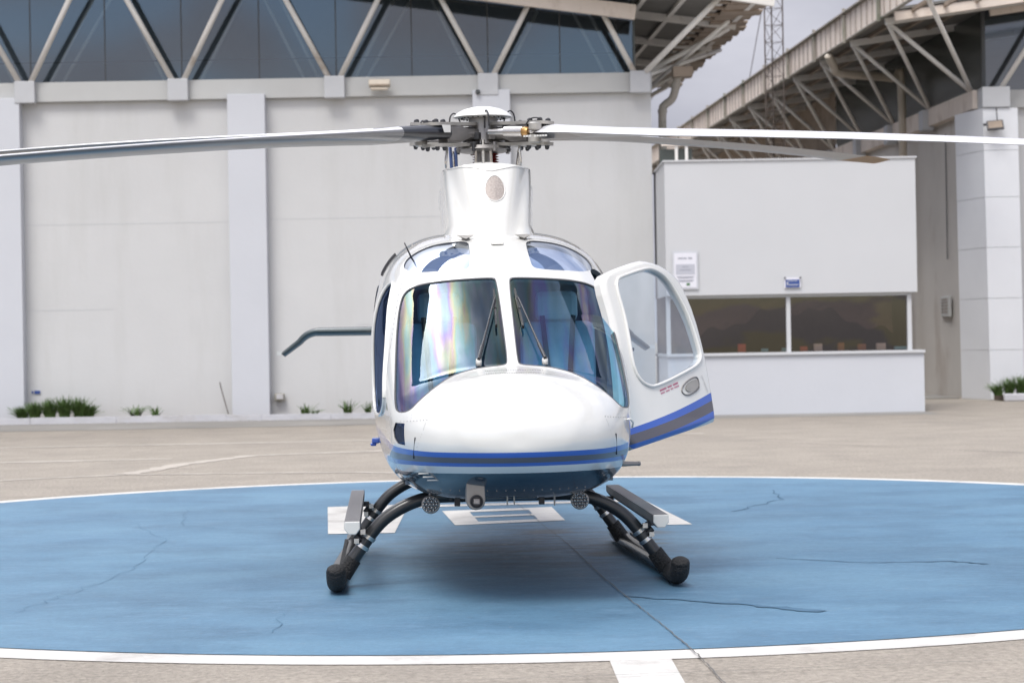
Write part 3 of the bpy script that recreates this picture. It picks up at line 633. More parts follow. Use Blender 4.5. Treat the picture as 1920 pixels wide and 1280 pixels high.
for sgn in (-1, 1):
    xs = sgn*1.03+XC; xr = sgn*.97+XC
    P = [(xr, 2.95, .075), (xr, 2.4, .07), (xs, .8, .07), (xs, .3, .07)]
    m = MB(); m.tube(spline(P, 5), .052, 18); sk = m.build('landing_skid', 'tube_black', HEL, smooth=True)
    m = MB(); m.bb((xs-.012-.02*sgn, .5, .118), (xs+.012-.02*sgn, 2.3, .128)); m.build('wear_strip', 'grit_black', sk)
    m = MB(); P = [(xs, .34, .066), (xs, .15, .066), (xs, .04, .075), (xs, -.04, .10), (xs, -.075, .135), (xs, -.085, .155)]
    m.tube(spline(P, 6), .058, 20)
    m.lathe([(.058, 0), (.052, .02), (.035, .033), (.008, .040)], (xs, -.085, .153), 20, Matrix.Rotation(R(20), 3, 'X')); m.build('skid_toe', 'grit_black', sk, smooth=True)
    # long grey step carried outboard of the cross tubes
    x0 = sgn*.93+XC; m = MB(); pr = [(-.048, .035), (.048, .035), (.048, -.012), (.022, -.045), (-.022, -.045), (-.048, -.012)]
    m.prism(pr, lambda u, v, t: (x0+u, t, .405+v), .02, 2.75); sp = m.build('boarding_step', 'step_grey', HEL, angle=30, bevel=.004)
    for yv in (0, 1):
        m = MB(); q = [(a*.98, b*.98) for a, b in pr]; m.prism(q, lambda u, v, t: (x0+u, t, .405+v), .0 if yv == 0 else 2.752, .018 if yv == 0 else 2.77); m.build('end_cap', 'cap_white', sp, bevel=.006)
# ---- rotor head
HX, HYL, HZ = -.014, 2.185, 2.965
HB = empty('rotor_head', (HX, HYL, HZ), parent=HEL); SLP = {}
m = MB(); m.lathe([(.02, .186), (.07, .182), (.13, .167), (.175, .146), (.205, .120), (.208, .110), (.19, .106), (.05, .106)], (0, 0, 0), 48); dome = m.build('rotor_dome', 'rotor_dome', HB, angle=40)
m = MB()
for k in range(24):
    a = 2*math.pi*k/24; m.lathe([(.006, .098), (.006, .107)], (.15*math.cos(a), .15*math.sin(a), 0), 6)
m.build('dome_screws', 'dark_metal', HB)
m = MB(); m.lathe([(.10, -.10), (.12, -.08), (.11, -.03), (.105, .02), (.10, .06), (.10, .108)], (0, 0, 0), 28); m.lathe([(.16, -.135), (.20, -.12), (.18, -.095), (.08, -.09)], (0, 0, 0), 28); m.lathe([(.05, -.26), (.052, -.14), (.09, -.125)], (0, 0, 0), 20); m.build('hub_core', 'metal_grey', HB, angle=40)
m = MB(); m.tube([(0, .1, -.6), (0, .02, -.1)], .045, 16); m.build('mast', 'steel', HB, smooth=True)
m = MB(); prof = []
for k in range(7): prof += [(.085, -.25+k*.018), (.060, -.241+k*.018)]
m.lathe([(r_+.012-.004*(i/13), z) for i, (r_, z) in enumerate(prof)], (.02, .08, 0), 28); m.build('rubber_boot', 'boot_red', HB, angle=20)
m = MB()
for x in (-.055, -.005, .045): m.tube([(x, -.11, -.10), (x*1.1, -.10, -.235)], .010, 8)
m.box((-.005, -.12, -.225), (.13, .03, .022)); m.tube([(-.008, -.14, -.06), (-.008, -.14, -.225)], [.014, .011], 10); m.build('scissor_link', 'steel', HB, angle=40)
AZ = [-39.5, 50.5, 147, 230.5]; PO = [-2.0, -8.5, -5.5, 0]; SL = [-.063, .049, .062, -.0735]
for az, sp_, po in zip(AZ, SL, PO):
    Rz = Matrix.Rotation(R(az-3.4), 4, 'Z'); T = Rz @ Matrix.Rotation(-math.atan(sp_), 4, 'Y')
    def MBT():
        q = MB(); q.T = T; return q
    for z, nm in ((.066, 'upper_plate'), (-.078, 'lower_plate')):
        m = MBT(); out = chaikin([(.08, -.05), (.30, -.035), (.40, -.072), (.56, -.078), (.61, -.04), (.61, .04), (.56, .078), (.40, .072), (.30, .035), (.08, .05)], 1)
        m.prism(out, lambda u, v, t: (u, v, z+t), -.011, .011); m.m = 1
        for r_, s_y in ((.42, .0), (.545, .045), (.545, -.045)):
            if z > 0: m.lathe([(.020, .077), (.018, .094), (.010, .101)], (r_, s_y, 0), 12)
            else: m.lathe([(.007, -.116), (.015, -.108), (.017, -.090), (.022, -.088)], (r_, s_y, 0), 12)
        m.build(nm, ['metal_pale', 'dark_metal'], HB, angle=40)
    m = MBT(); m.tube([(.12, 0, -.004), (.24, 0, -.004)], [.05, .045], 14); m.prism([(.10, -.03), (.19, -.03), (.29, -.063), (.43, -.063), (.43, .055), (.29, .055), (.19, .028), (.10, .028)], lambda u, v, t: (u, t, v), -.045, .045); m.prism([(.235, -.026), (.30, -.048), (.42, -.048), (.42, .042), (.30, .042), (.235, .022)], lambda u, v, t: (u, t, v), .045, .052); m.build('blade_grip', 'metal_grey', HB, bevel=.006)
    m = MBT(); m.tube([(.16, -.12, 0), (.30, -.105, 0)], .024, 14); m.tube([(.29, -.105, 0), (.44, -.09, 0)], .036, 16); m.tube([(.43, -.09, 0), (.55, -.08, 0)], .014, 10); m.build('lag_damper', 'steel', HB, angle=40)
    m = MBT(); m.lathe([(.026, -.03), (.034, -.02), (.034, .02), (.026, .03)], (.46, -.09, 0), 14, Matrix.Rotation(R(90), 3, 'Y')); m.build('damper_ring', 'brass', HB, angle=40)
    m = MBT(); m.tube(spline([(.10, -.10, .03), (.115, -.12, .12), (.14, -.14, .15), (.17, -.15, .12), (.18, -.15, .04)], 6), .0055, 6); m.build('bonding_cable', 'dark_metal', HB, smooth=True)
    m = MBT(); m.tube(spline([(.47, -.10, .05), (.50, -.09, .088), (.55, -.08, .095), (.58, -.06, .08)], 6), .005, 6); m.build('sensor_cable', 'dark_metal', HB, smooth=True)
    m = MBT(); m.lathe([(.03, -.03), (.045, -.02), (.045, .02), (.03, .03)], (.55, -.10, .035), 14); m.lathe([(.03, -.03), (.045, -.02), (.045, .02), (.03, .03)], (.55, -.10, -.05), 14); m.build('damper_lug', 'metal_pale', HB, angle=40)
    # blade
    st = [.42, .50, .56, .70, .92, 1.2, 1.7, 2.3, 3.0, 3.7, 4.4, 4.9, 5.1, 5.28, 5.38, 5.42]
    pf = [(0, 0), (.012, .30), (.05, .62), (.13, .88), (.28, 1), (.5, .84), (.75, .45), (1, .03)]
    sec = [(a, b, 1) for a, b in pf]+[(a, -b*.8, 0) for a, b in pf[::-1][:-1]]; ns = len(sec)
    V = []
    for r_ in st:
        c = .15 if r_ < .52 else np.interp(r_, [.52, .75, 1.3, 5.0, 5.2, 5.38, 5.42], [.18, .30, .335, .335, .31, .24, .18]); tk = np.interp(r_, [.4, .55, .9, 1.4, 5], [.11, .12, .105 if az > 200 else .09, .055, .036])
        pit = R(po*min(1, r_/1.2)+np.interp(r_, [.4, .9, 1.5, 5.4], [4, 5, 10, 7] if az < 0 else ([15, 13, 9.5, 7] if az > 200 else [10, 10, 9.5, 7]))); le = np.interp(r_, [0, .5, 1.3, 5.0, 5.42], [.06, .08, .10, .10, .03])
        for a, b, up in sec:
            y = le-a*c; z = b*tk/2; V.append((r_, y*math.cos(pit)-z*math.sin(pit), y*math.sin(pit)+z*math.cos(pit)-.006*r_*r_))
    F = []; M_ = []
    for i in range(len(st)-1):
        for k in range(ns):
            F.append((i*ns+k, i*ns+(k+1) % ns, (i+1)*ns+(k+1) % ns, (i+1)*ns+k)); topf = k < 7
            if topf: M_.append(0 if (st[i] < .9 and az > 100) else (1 if st[i] >= .5 and k >= 1 else (0 if st[i] < .9 else 4)))
            else: M_.append(0 if st[i] < .9 else (3 if st[i] >= 4.9 else (4 if k > 12 else 2)))
    F.append(tuple(range(ns))); M_.append(0); F.append(tuple((len(st)-1)*ns+k for k in range(ns-1, -1, -1))); M_.append(2)
    Bd = link_mesh('rotor_blade', V, F, ['black_root', 'blade_white', 'blade_grey', 'tip_orange', 'blade_edge'], HEL, True, M_, angle=50); Bd.matrix_local = Matrix.Translation((HX, HYL, HZ)) @ T
# numbers painted on the blade root are unreadable in the photo: a short row of pale dashes
    if az < 0:
        m = MB()
        for k in range(9):
            if k == 3: continue
            m.box((.56+.028*k, -.222-.006*k, -.040), (.018, .004, .012))
        m.build('root_lettering', 'cap_white', Bd)
    if az > 200:
        m = MB(); m.add([(.44, .085, .055), (.54, .092, .058), (.53, .102, .004), (.455, .095, .004)], [(0, 1, 2, 3)]); m.build('root_label', 'cap_white', Bd)
# swashplate horns and small links crowding round the foot of the hub
for k in range(8):
    a = R(22+45*k); m = MB(); c, s_n = math.cos(a), math.sin(a)
    m.bar((.09*c, .09*s_n, -.07), (.20*c, .20*s_n, -.115+.02*(k % 2)), .035, .03); m.tube([(.19*c, .19*s_n, -.14), (.19*c, .19*s_n, -.075)], .014, 8); m.box((.13*c, .13*s_n, -.03), (.05, .05, .05), Matrix.Rotation(a, 3, 'Z'))
    m.build('pitch_horn', 'dark_metal' if k % 2 else 'metal_grey', HB, bevel=.003)
# pitch links
for x, y, x2, y2 in ((-.262, -.17, -.27, -.2), (.243, -.2, .247, -.2), (.26, .2, .25, .2), (-.2, .25, -.2, .25)):
    m = MB(); m.tube([(x, y, -.10), (x, y, -.13), (x2, y2, -.20), (x2, y2, -.26)], [.008, .011, .011, .007], 10); m.build('pitch_link', 'steel', HB, smooth=True)
m = MB(); m.tube([(-.235, -.05, -.10), (-.225, -.05, -.27)], .012, 10); m.tube([(-.195, -.02, -.10), (-.19, -.02, -.27)], .011, 10); m.build('servo_rod', 'tube_blue', HB, smooth=True)
# ================================================================ ground
mat('apron', (.295, .262, .222), .85, var=.13, vscale=1.3, bump=1.0, bscale=34, dirt=((.22, .195, .17), .35, .52, .80, (1, .5, 1)))
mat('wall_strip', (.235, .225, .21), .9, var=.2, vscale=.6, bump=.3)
mat('mark_white', (.56, .545, .52), .75, var=.09, vscale=6, bump=.3, bscale=50, dirt=((.34, .32, .30), 1.6, .52, .74, (1, 1, 1)))
mat('faded_paint', (.42, .38, .335), .85, var=.12, vscale=3)
mat('crack', (.12, .115, .11), .95)
def speckle(m, scale, amt):
    t = m.node_tree; b = t.nodes['Principled BSDF']; src = b.inputs['Base Color'].links[0].from_socket
    tc = t.nodes.new('ShaderNodeTexCoord'); n = t.nodes.new('ShaderNodeTexNoise'); n.inputs['Scale'].default_value = scale; n.inputs['Detail'].default_value = 5; n.inputs['Roughness'].default_value = .75; t.links.new(tc.outputs['Object'], n.inputs[0])
    r = t.nodes.new('ShaderNodeMapRange'); r.inputs[1].default_value = .3; r.inputs[2].default_value = .7; r.inputs[3].default_value = 1-amt; r.inputs[4].default_value = 1+amt; t.links.new(n.outputs[0], r.inputs[0])
    x = t.nodes.new('ShaderNodeMix'); x.data_type = 'RGBA'; x.blend_type = 'MULTIPLY'; x.inputs['Factor'].default_value = 1; t.links.new(src, x.inputs['A']); t.links.new(r.outputs[0], x.inputs['B']); t.links.new(x.outputs['Result'], b.inputs['Base Color'])
speckle(MATS['apron'], 24, .34)
# blue paint: large soft worn clouds, fine cross streaks, bare brown specks and a few oil stains
def pad_material():
    m = bpy.data.materials.new('pad_blue'); m.use_nodes = True; t = m.node_tree; b = t.nodes['Principled BSDF']; L = t.links
    tc = t.nodes.new('ShaderNodeTexCoord')
    def noise(scale, st, det=8, rough=.6, dist=0):
        mp = t.nodes.new('ShaderNodeMapping'); mp.inputs['Scale'].default_value = st; L.new(tc.outputs['Object'], mp.inputs[0])
        n = t.nodes.new('ShaderNodeTexNoise'); n.inputs['Scale'].default_value = scale; n.inputs['Detail'].default_value = det; n.inputs['Roughness'].default_value = rough; n.inputs['Distortion'].default_value = dist
        L.new(mp.outputs[0], n.inputs[0]); return n.outputs[0]
    def rng(x, a, c, d=0, e=1):
        r = t.nodes.new('ShaderNodeMapRange'); r.inputs[1].default_value = a; r.inputs[2].default_value = c; r.inputs[3].default_value = d; r.inputs[4].default_value = e; L.new(x, r.inputs[0]); return r.outputs[0]
    def mix(f, a, c):
        x = t.nodes.new('ShaderNodeMix'); x.data_type = 'RGBA'; L.new(f, x.inputs['Factor'])
        for k, v in (('A', a), ('B', c)):
            if isinstance(v, tuple): x.inputs[k].default_value = (*v, 1)
            else: L.new(v, x.inputs[k])
        return x.outputs['Result']
    def mul(a, c):
        x = t.nodes.new('ShaderNodeMath'); x.operation = 'MULTIPLY'; L.new(a, x.inputs[0])
        if isinstance(c, float): x.inputs[1].default_value = c
        else: L.new(c, x.inputs[1])
        return x.outputs[0]
    col = mix(rng(noise(.55, (1, 1.6, 1)), .32, .68), (.068, .162, .262), (.102, .212, .312))
    col = mix(mul(rng(noise(1.1, (.7, 1, 1), 9, .7), .46, .66), .75), col, (.048, .115, .19))
    col = mix(mul(rng(noise(5, (.5, 1.3, 1), 8, .8), .52, .66), .60), col, (.13, .245, .365))
    col = mix(mul(rng(noise(18, (.6, 1.4, 1), 6, .7), .62, .70), .6), col, (.20, .23, .25))
    # stained, scuffed zone where machines stand
    d = t.nodes.new('ShaderNodeVectorMath'); d.operation = 'DISTANCE'
    mp = t.nodes.new('ShaderNodeMapping'); mp.inputs['Location'].default_value = (-.1, -15.6*.55, 0); mp.inputs['Scale'].default_value = (1, .55, 1); L.new(tc.outputs['Object'], mp.inputs[0]); L.new(mp.outputs[0], d.inputs[0])
    zone = rng(d.outputs['Value'], .4, 1.7, 1, 0)
    col = mix(mul(mul(rng(noise(3.2, (.6, 1.8, 1), 8, .7), .38, .58), zone), .85), col, (.052, .075, .10))
    col = mix(mul(mul(rng(noise(17, (.5, 1.8, 1), 5, .7), .56, .64), zone), .8), col, (.24, .27, .29))
    for (x, y, sx, sy) in ((.98, 16.5, .26, .22), (.95, 15.9, .16, .1), (.25, 16.7, .22, .2), (.62, 14.9, .16, .2), (.97, 15.6, .18, .1)):
        e = t.nodes.new('ShaderNodeVectorMath'); e.operation = 'DISTANCE'; mq = t.nodes.new('ShaderNodeMapping'); mq.inputs['Location'].default_value = (-x/sx, -y/sy, 0); mq.inputs['Scale'].default_value = (1/sx, 1/sy, 1); L.new(tc.outputs['Object'], mq.inputs[0]); L.new(mq.outputs[0], e.inputs[0])
        col = mix(mul(rng(e.outputs['Value'], .6, 1.1, 1, 0), .55), col, (.10, .095, .085))
    L.new(col, b.inputs['Base Color']); b.inputs['Roughness'].default_value = .62
    bp = t.nodes.new('ShaderNodeBump'); bp.inputs['Strength'].default_value = .3; bp.inputs['Distance'].default_value = .01; L.new(noise(45, (1, 1, 1), 5), bp.inputs['Height']); L.new(bp.outputs[0], b.inputs['Normal'])
    MATS['pad_blue'] = m; speckle(m, 30, .13)
pad_material()
m = MB(); m.add([(-400, -60, 0), (400, -60, 0), (400, 900, 0), (-400, 900, 0)], [(0, 1, 2, 3)]); tag(m.build('ground', 'apron'), kind='structure')
PX, PY, PR = -.05, 16.72, 6.78
n = 200
def ringpts(r, z): return [(PX+r*math.cos(2*math.pi*k/n), PY+r*math.sin(2*math.pi*k/n), z) for k in range(n)]
m = MB(); m.add(ringpts(PR, .004), [tuple(range(n))]); tag(m.build('helipad_rim_paint', 'mark_white'), kind='structure')
m = MB(); m.add(ringpts(PR-.27, .008), [tuple(range(n))]); tag(m.build('helipad', 'pad_blue'), kind='structure')
def flat(name, polys, z, mt, kind='structure'):
    m = MB()
    for p in polys: m.add([(x, y, z) for x, y in p], [tuple(range(len(p)))])
    return tag(m.build(name, mt), kind=kind)
flat('pad_lettering', [[(-1.475, 16.8), (-.95, 16.8), (-.98, 19.75), (-1.72, 19.6)], [(1.15, 17.1), (1.42, 17.1), (1.19, 19.85), (1.02, 19.85)], [(-.98, 19.35), (1.06, 19.62), (1.04, 19.85), (-.98, 19.6)]], .012, 'mark_white')
def quadmark():
    O = [(-.645, 18.9), (.33, 19.15), (.415, 17.7), (-.49, 17.4)]
    def q(u, v):
        a = np.array(O, float); p = (a[0]*(1-u)+a[1]*u)*(1-v)+(a[3]*(1-u)+a[2]*u)*v; return tuple(p)
    rs = [((0, 1), (0, .16)), ((0, .23), (.16, .84)), ((.77, 1), (.16, .84)), ((0, 1), (.84, 1)), ((.23, .77), (.45, .56))]
    return [[q(a, c), q(b, c), q(b, d), q(a, d)] for (a, b), (c, d) in rs]
flat('pad_number', quadmark(), .012, 'mark_white')
flat('approach_stripe', [[(.43, 10.02), (.72, 10.02), (.74, 8.0), (.46, 8.0)]], .0035, 'mark_white')
def wavy(P, w0, w1, seed, jit=.01, sub=10):
    rr = random.Random(seed); P = [Vector((x, y, 0)) for x, y in P]; pts = []
    for a, b in zip(P[:-1], P[1:]):
        for k in range(sub): pts.append(a.lerp(b, k/sub))
    pts.append(P[-1]); q = []
    L_, R_ = [], []
    for i, p in enumerate(pts):
        d = (pts[min(i+1, len(pts)-1)]-pts[max(0, i-1)]).normalized(); nn = Vector((-d.y, d.x, 0)); w_ = w0+(w1-w0)*i/len(pts)
        p = p+nn*rr.uniform(-jit, jit); w_ *= rr.uniform(.6, 1.3); L_.append(tuple((p+nn*w_)[:2])); R_.append(tuple((p-nn*w_)[:2]))
    return [[L_[i], R_[i], R_[i+1], L_[i+1]] for i in range(len(pts)-1)]
flat('pavement_joint', wavy([(.02, 19.6), (.23, 17.2), (.40, 15.4), (.54, 13.4), (.66, 12.1), (.76, 11.1), (.845, 10.1), (.885, 9.3), (.94, 8.6)], .0022, .0038, 1, .005, 14), .016, 'crack')
flat('pavement_joint', wavy([(-3.2, 9.25), (0, 9.42), (1.6, 9.62), (3.5, 9.9)], .003, .003, 2, .004, 16), .0145, 'crack')
flat('pavement_joint', wavy([(-9.5, 27.5), (-8.4, 33.9)], .02, .02, 3, .02, 8), .006, 'crack')
flat('pavement_joint', wavy([(3.3, 31), (6.4, 26.5)], .012, .012, 4, .02, 8), .006, 'crack')
mat('hairline', (.078, .168, .262), .8); mat('scuff', (.056, .130, .21), .8, var=.3, vscale=6)
flat('pad_scuff', wavy([(.62, 12.4), (1.25, 11.95), (1.65, 11.55)], .012, .045, 5, .02, 10), .012, 'scuff')
flat('pad_scuff', wavy([(1.75, 14.4), (2.3, 14.0), (2.85, 14.0), (3.05, 13.8)], .007, .018, 6, .015, 10), .012, 'scuff')
flat('pad_scuff', wavy([(1.85, 18.3), (2.45, 19.6), (2.5, 20.8)], .008, .008, 9, .04, 8), .012, 'scuff')
for sd, P in ((11, [(-3.3, 18.3), (-2.75, 16.7), (-2.6, 15.0), (-2.62, 14.0), (-2.75, 12.9), (-2.85, 12.1)]), (12, [(-1.3, 11.9), (-1.25, 11.1)]), (13, [(-3.0, 19.6), (-2.8, 17.9), (-2.4, 17.4)])):
    flat('hairline_crack', wavy(P, .002, .003, sd, .035, 7), .0125, 'hairline')
flat('faded_marking', wavy([(-14, 32.6), (-4, 33.0), (3, 33.6)], .16, .16, 21, .01, 10)+wavy([(-9, 28.3), (-4.6, 28.7)], .16, .12, 22, .02, 10)+wavy([(-4.6, 25.4), (-4.25, 27.3), (-3.6, 29.2), (-1.7, 29.9), (.5, 30.3)], .16, .10, 23, .03, 12)+wavy([(-6.5, 24.3), (-4.6, 25.3), (-1.9, 25.0), (-1.2, 24.6)], .07, .07, 24, .02, 12), .0045, 'faded_paint')
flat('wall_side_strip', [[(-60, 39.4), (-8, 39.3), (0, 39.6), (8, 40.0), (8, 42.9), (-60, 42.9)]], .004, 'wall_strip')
# ================================================================ left hangar
mat('wall_paint', (.55, .552, .555), .8, var=.04, vscale=.5, bump=.12, bscale=12, dirt=((.475, .475, .465), .8, .50, .95, (1.8, 1, .25)))
mat('wall_paint_cool', (.545, .56, .60), .8, var=.025, vscale=.7, bump=.1, bscale=12)
mat('beam_paint', (.47, .475, .47), .75, var=.06, vscale=.8, dirt=((.36, .345, .325), 1.2, .55, .85, (.4, 1, 1)))
mat('block_paint', (.47, .48, .50), .75, var=.04)
mat('strut_paint', (.68, .66, .63), .6, var=.06, vscale=3, dirt=((.42, .35, .28), 2.5, .58, .8, (1, 1, 1)))
mat('roof_sheet', (.17, .165, .155), .8, var=.15, vscale=1.5)
mat('roof_edge', (.30, .24, .19), .8, var=.25, vscale=2.5)
mat('fascia_paint', (.68, .60, .53), .7, var=.08, vscale=1.2, dirt=((.34, .26, .20), 1.6, .52, .82, (1, 1, .5)))
mat('fascia_rib', (.36, .31, .28), .8)
mat('side_wall_paint', (.54, .515, .485), .85, var=.08, vscale=.5, dirt=((.30, .24, .20), .6, .55, .85, (1, 1, .5)))
mat('pipe_cream', (.50, .44, .36), .5, var=.08, vscale=2)
mat('pipe_old', (.34, .31, .27), .6, var=.15, vscale=3, dirt=((.07, .10, .06), 1.5, .5, .75, (1, 1, 1)))
mat('inner_pale', (.30, .33, .35), .9, var=.2, vscale=.4); glassmat('glazing_dark', (.42, .48, .52), .13, .80, (.62, .72, .86), rough=.07)
mat('glazing_green', (.045, .055, .05), .25, spec=.6, var=.2, vscale=.8)
mat('mullion', (.06, .065, .07), .5); mat('steel_old', (.10, .08, .07), .7, var=.3, vscale=3)
mat('kerb_paint', (.50, .50, .53), .85, var=.08, vscale=2, bump=.5, bscale=12, dirt=((.40, .38, .36), 2.2, .52, .75, (.5, 1, 1)))
mat('soil', (.12, .09, .065), .95, var=.3, vscale=5)
def P(px, py, d):
    dx, dy = px-960, py-640; a = R(1.0); return Vector(((dx*math.cos(a)-dy*math.sin(a))/4000*d, d, 1.5-(dx*math.sin(a)+dy*math.cos(a))/4000*d))
HA = empty('hangar', (-10, 44, 0)); tag(HA, 'large white hangar with pilasters and a glazed upper band of slanting struts, behind the helicopter', 'hangar')
HA.location = (0, 0, 0)
WX = 2.95
def roofz(x): return 8.22+.13*(5.3-x)
def strut_end(x, sg, a=.12, b=1.6, z0=6.98, dz=3.02):      # where a slanting strut meets the roof
    t = 1.0
    for _ in range(30): t = (roofz(x+sg*(a+b*t))-.04-z0)/dz
    return (x+sg*(a+b*t), 43.78-.48*t, z0+dz*t)
m = MB(); m.bb((-26, 44, 0), (WX, 44.4, 6.58)); m.add([(WX-.02, 44.4, 0), (WX-1.8, 74, 0), (WX-1.8, 74, 6.58), (WX-.02, 44.4, 6.58)], [(0, 1, 2, 3)]); m.build('wall', 'wall_paint', HA)
m = MB()
for a, b, z in ((-9.98, -5.78, 4.06), (-4.96, -.75, 4.10), (-9.98, -8.2, 2.3), (-3.2, -.75, 1.9)): m.bb((a, 43.997, z), (b, 44.0, z+.008))
m.build('plaster_joint', 'block_paint', HA)
for x in (-15.4, -10.40, -5.37, -.34):
    m = MB(); m.bb((x-.385, 43.72, 0), (x+.385, 44.0, 6.66)); m.build('pilaster', 'wall_paint_cool', HA, bevel=.01)
m = MB(); m.bb((-26, 43.86, 6.583), (WX+.02, 44.5, 6.985)); m.bar((WX-.25, 44.5, 6.785), (WX-1.0, 58, 6.785), .4, .39); m.build('roof_beam', 'beam_paint', HA, bevel=.01)
BX = [-16.2, -13.05, -9.9, -6.76, -3.55, -.40, 2.72]
for x in BX:
    m = MB(); m.bb((x-.21, 43.70, 6.55), (x+.21, 43.86, 7.0)); m.build('beam_block', 'block_paint', HA, bevel=.015)
for i, x in enumerate(BX):
    for sg in (-1, 1):
        if i == len(BX)-1 and sg == 1: continue
        m = MB(); m.tube([(x+sg*.12, 43.78, 6.98), strut_end(x, sg)], .058, 12); m.build('strut', 'strut_paint', HA, smooth=True)
# slanting inner row of struts behind the glass plane is seen as reflections; glazing panes between mullions
gx = [-26, -20, -16.2, -14.6, -13.05, -11.5, -9.9, -8.35, -6.76, -5.15, -3.55, -1.98, -.40, 1.1, 2.62]
for a, b in zip(gx[:-1], gx[1:]):
    m = MB(); m.add([(a+.012, 44.32, 6.99), (b-.012, 44.32, 6.99), (b-.012, 44.32, roofz(b)+.03), (a+.012, 44.32, roofz(a)+.03)], [(0, 1, 2, 3)]); m.build('glazing_panel', 'glazing_dark', HA)
rr = random.Random(8)
for i, x in enumerate(BX):
    for dx0, dx1 in ((.30, 2.05), (.55, 2.5), (-.32, -1.95), (-.62, -2.3)):
        if (i == len(BX)-1 and dx0 > 0) or (i % 2 and dx0 in (-.62, .55)): continue
        m = MB(); e_ = (roofz(x+dx1)-6.95)/3.5; m.tube([(x+dx0, 44.50, 6.9), (x+dx0+(dx1-dx0)*e_, 44.5+.4*e_, 6.9+3.5*e_)], .035, 8); m.build('inner_strut', 'strut_paint', HA, smooth=True)
m = MB(); m.add([(-26, 47.5, 6.9), (2.4, 47.5, 6.9), (2.4, 47.5, roofz(2.4)), (-26, 47.5, roofz(-26))], [(0, 1, 2, 3)]); m.build('inner_wall', 'inner_pale', HA)
m = MB()
for x in gx[1:-1]: m.bb((x-.012, 44.31, 6.99), (x+.012, 44.36, roofz(x)))
for z in (7.45, 9.2): m.bb((-26, 44.345, z-.012), (2.62, 44.36, z+.012))
m.build('mullions', 'mullion', HA)
m = MB(); m.bb((2.62, 44.30, 6.99), (2.66, 44.5, 8.5)); m.build('corner_post', 'glazing_green', HA)
# side glazing behind the corner, set back
m = MB(); m.add([(2.62, 44.36, 6.99), (1.8, 58, 6.99), (1.8, 58, roofz(2.6)), (2.62, 44.36, roofz(2.6))], [(0, 1, 2, 3)]); m.build('side_glazing', 'glazing_green', HA)
# roof: rises to the left, corrugated sheet on rafters, its edge overhanging the side wall
skx = lambda y: -.055*(y-42.2)
m = MB(); y0, y1 = 42.2, 57.0
xs_ = np.linspace(-26, 5.2, 40)
V = [(x+skx(y), y, roofz(x)+dz) for dz in (.06, .12) for x in xs_ for y in (y0+.25, y1)]; nn = len(xs_)*2
F = [(2*i, 2*i+1, 2*i+3, 2*i+2) for i in range(len(xs_)-1)]+[(nn+2*i, nn+2*i+2, nn+2*i+3, nn+2*i+1) for i in range(len(xs_)-1)]
F += [(2*i, 2*i+2, nn+2*i+2, nn+2*i) for i in range(len(xs_)-1)]+[(nn-2, nn-1, 2*nn-1, 2*nn-2)]
m.add(V, F); m.build('roof_deck', 'roof_sheet', HA)
m = MB(); rr = random.Random(3)
for k in range(19):                          # ends of the sheets along the eave, stepped and ragged
    y = y0+.3+k*.78; x1 = 5.35+rr.uniform(-.03, .10); z = roofz(5.2)+.03+rr.uniform(-.02, .02)
    s = skx(y); m.bb((4.55+s, y, z-.02), (x1+s, y+.60, z+.02)); m.bb((4.3+s, y+.60, z-.005), (x1-.10+s, y+.78, z+.045))
m.build('roof_edge_sheets', 'roof_edge', HA)
for k in range(5):
    m = MB(); y = y0+.3+k*3.5; s = skx(y); m.bar((1.8+s, y, roofz(1.8)-.03), (5.15+s, y, roofz(5.15)-.03), .10, .16)
    if k: m.tube([(2.72+s, y, 6.99), (5.0+s, y, roofz(5.0)-.1)], .055, 10)
    m.build('rafter', 'strut_paint', HA)
for x in (2.95, 3.7, 4.45, 5.05):
    m = MB(); m.bar((x, y0+.2, roofz(x)+.018), (x+skx(57), 57, roofz(x)+.018), .10, .07); m.build('purlin', 'strut_paint', HA)
m = MB(); m.bar((-5.9, 43.25, 9.33), (2.62, 43.25, 8.12), .12, .30); m.build('front_chord', 'fascia_paint', HA, bevel=.01)
m = MB(); m.bar((1.5, 42.3, 8.75), (5.32, 42.3, 8.10), .10, .13); m.build('front_chord', 'strut_paint', HA, bevel=.01)
m = MB(); m.tube([(2.84, 43.72, 6.98), (4.30, 42.6, 8.32)], .060, 12); m.build('strut', 'strut_paint', HA, smooth=True)
m = MB(); m.tube([(4.6, 44.2, 8.05), (3.15, 46, 7.0)], .045, 10); m.tube([(2.9, 44.6, 7.0), (4.9, 49, 8.1)], .045, 10); m.build('strut', 'strut_paint', HA, smooth=True)
# rainwater pipe at the corner
D = empty('downpipe', (3.15, 45, 0)); tag(D, 'mossy rainwater pipe bending down beside the right corner of the big hangar', 'pipe')
def Pd(px, py, d=45): v = P(px, py, d); return (v.x-3.15, v.y-45, v.z)
m = MB(); m.tube(spline([Pd(1276, 130), Pd(1270, 150), Pd(1264, 176), Pd(1258, 188), Pd(1246, 198), Pd(1242, 212), Pd(1243, 300)], 6)+[Pd(1243, 640), (Pd(1243, 640)[0], 0, .02)], .085, 16); m.build('pipe', 'pipe_old', D, smooth=True)
m = MB(); m.tube([Pd(1268, 158), Pd(1266, 165)], .10, 16); m.tube([Pd(1242, 206), Pd(1242, 212)], .10, 16); m.build('collar', 'pipe_old', D, smooth=False)
m = MB(); m.box(Pd(1279, 136), (.42, .4, .22)); m.build('gutter_box', 'roof_edge', D, bevel=.02)
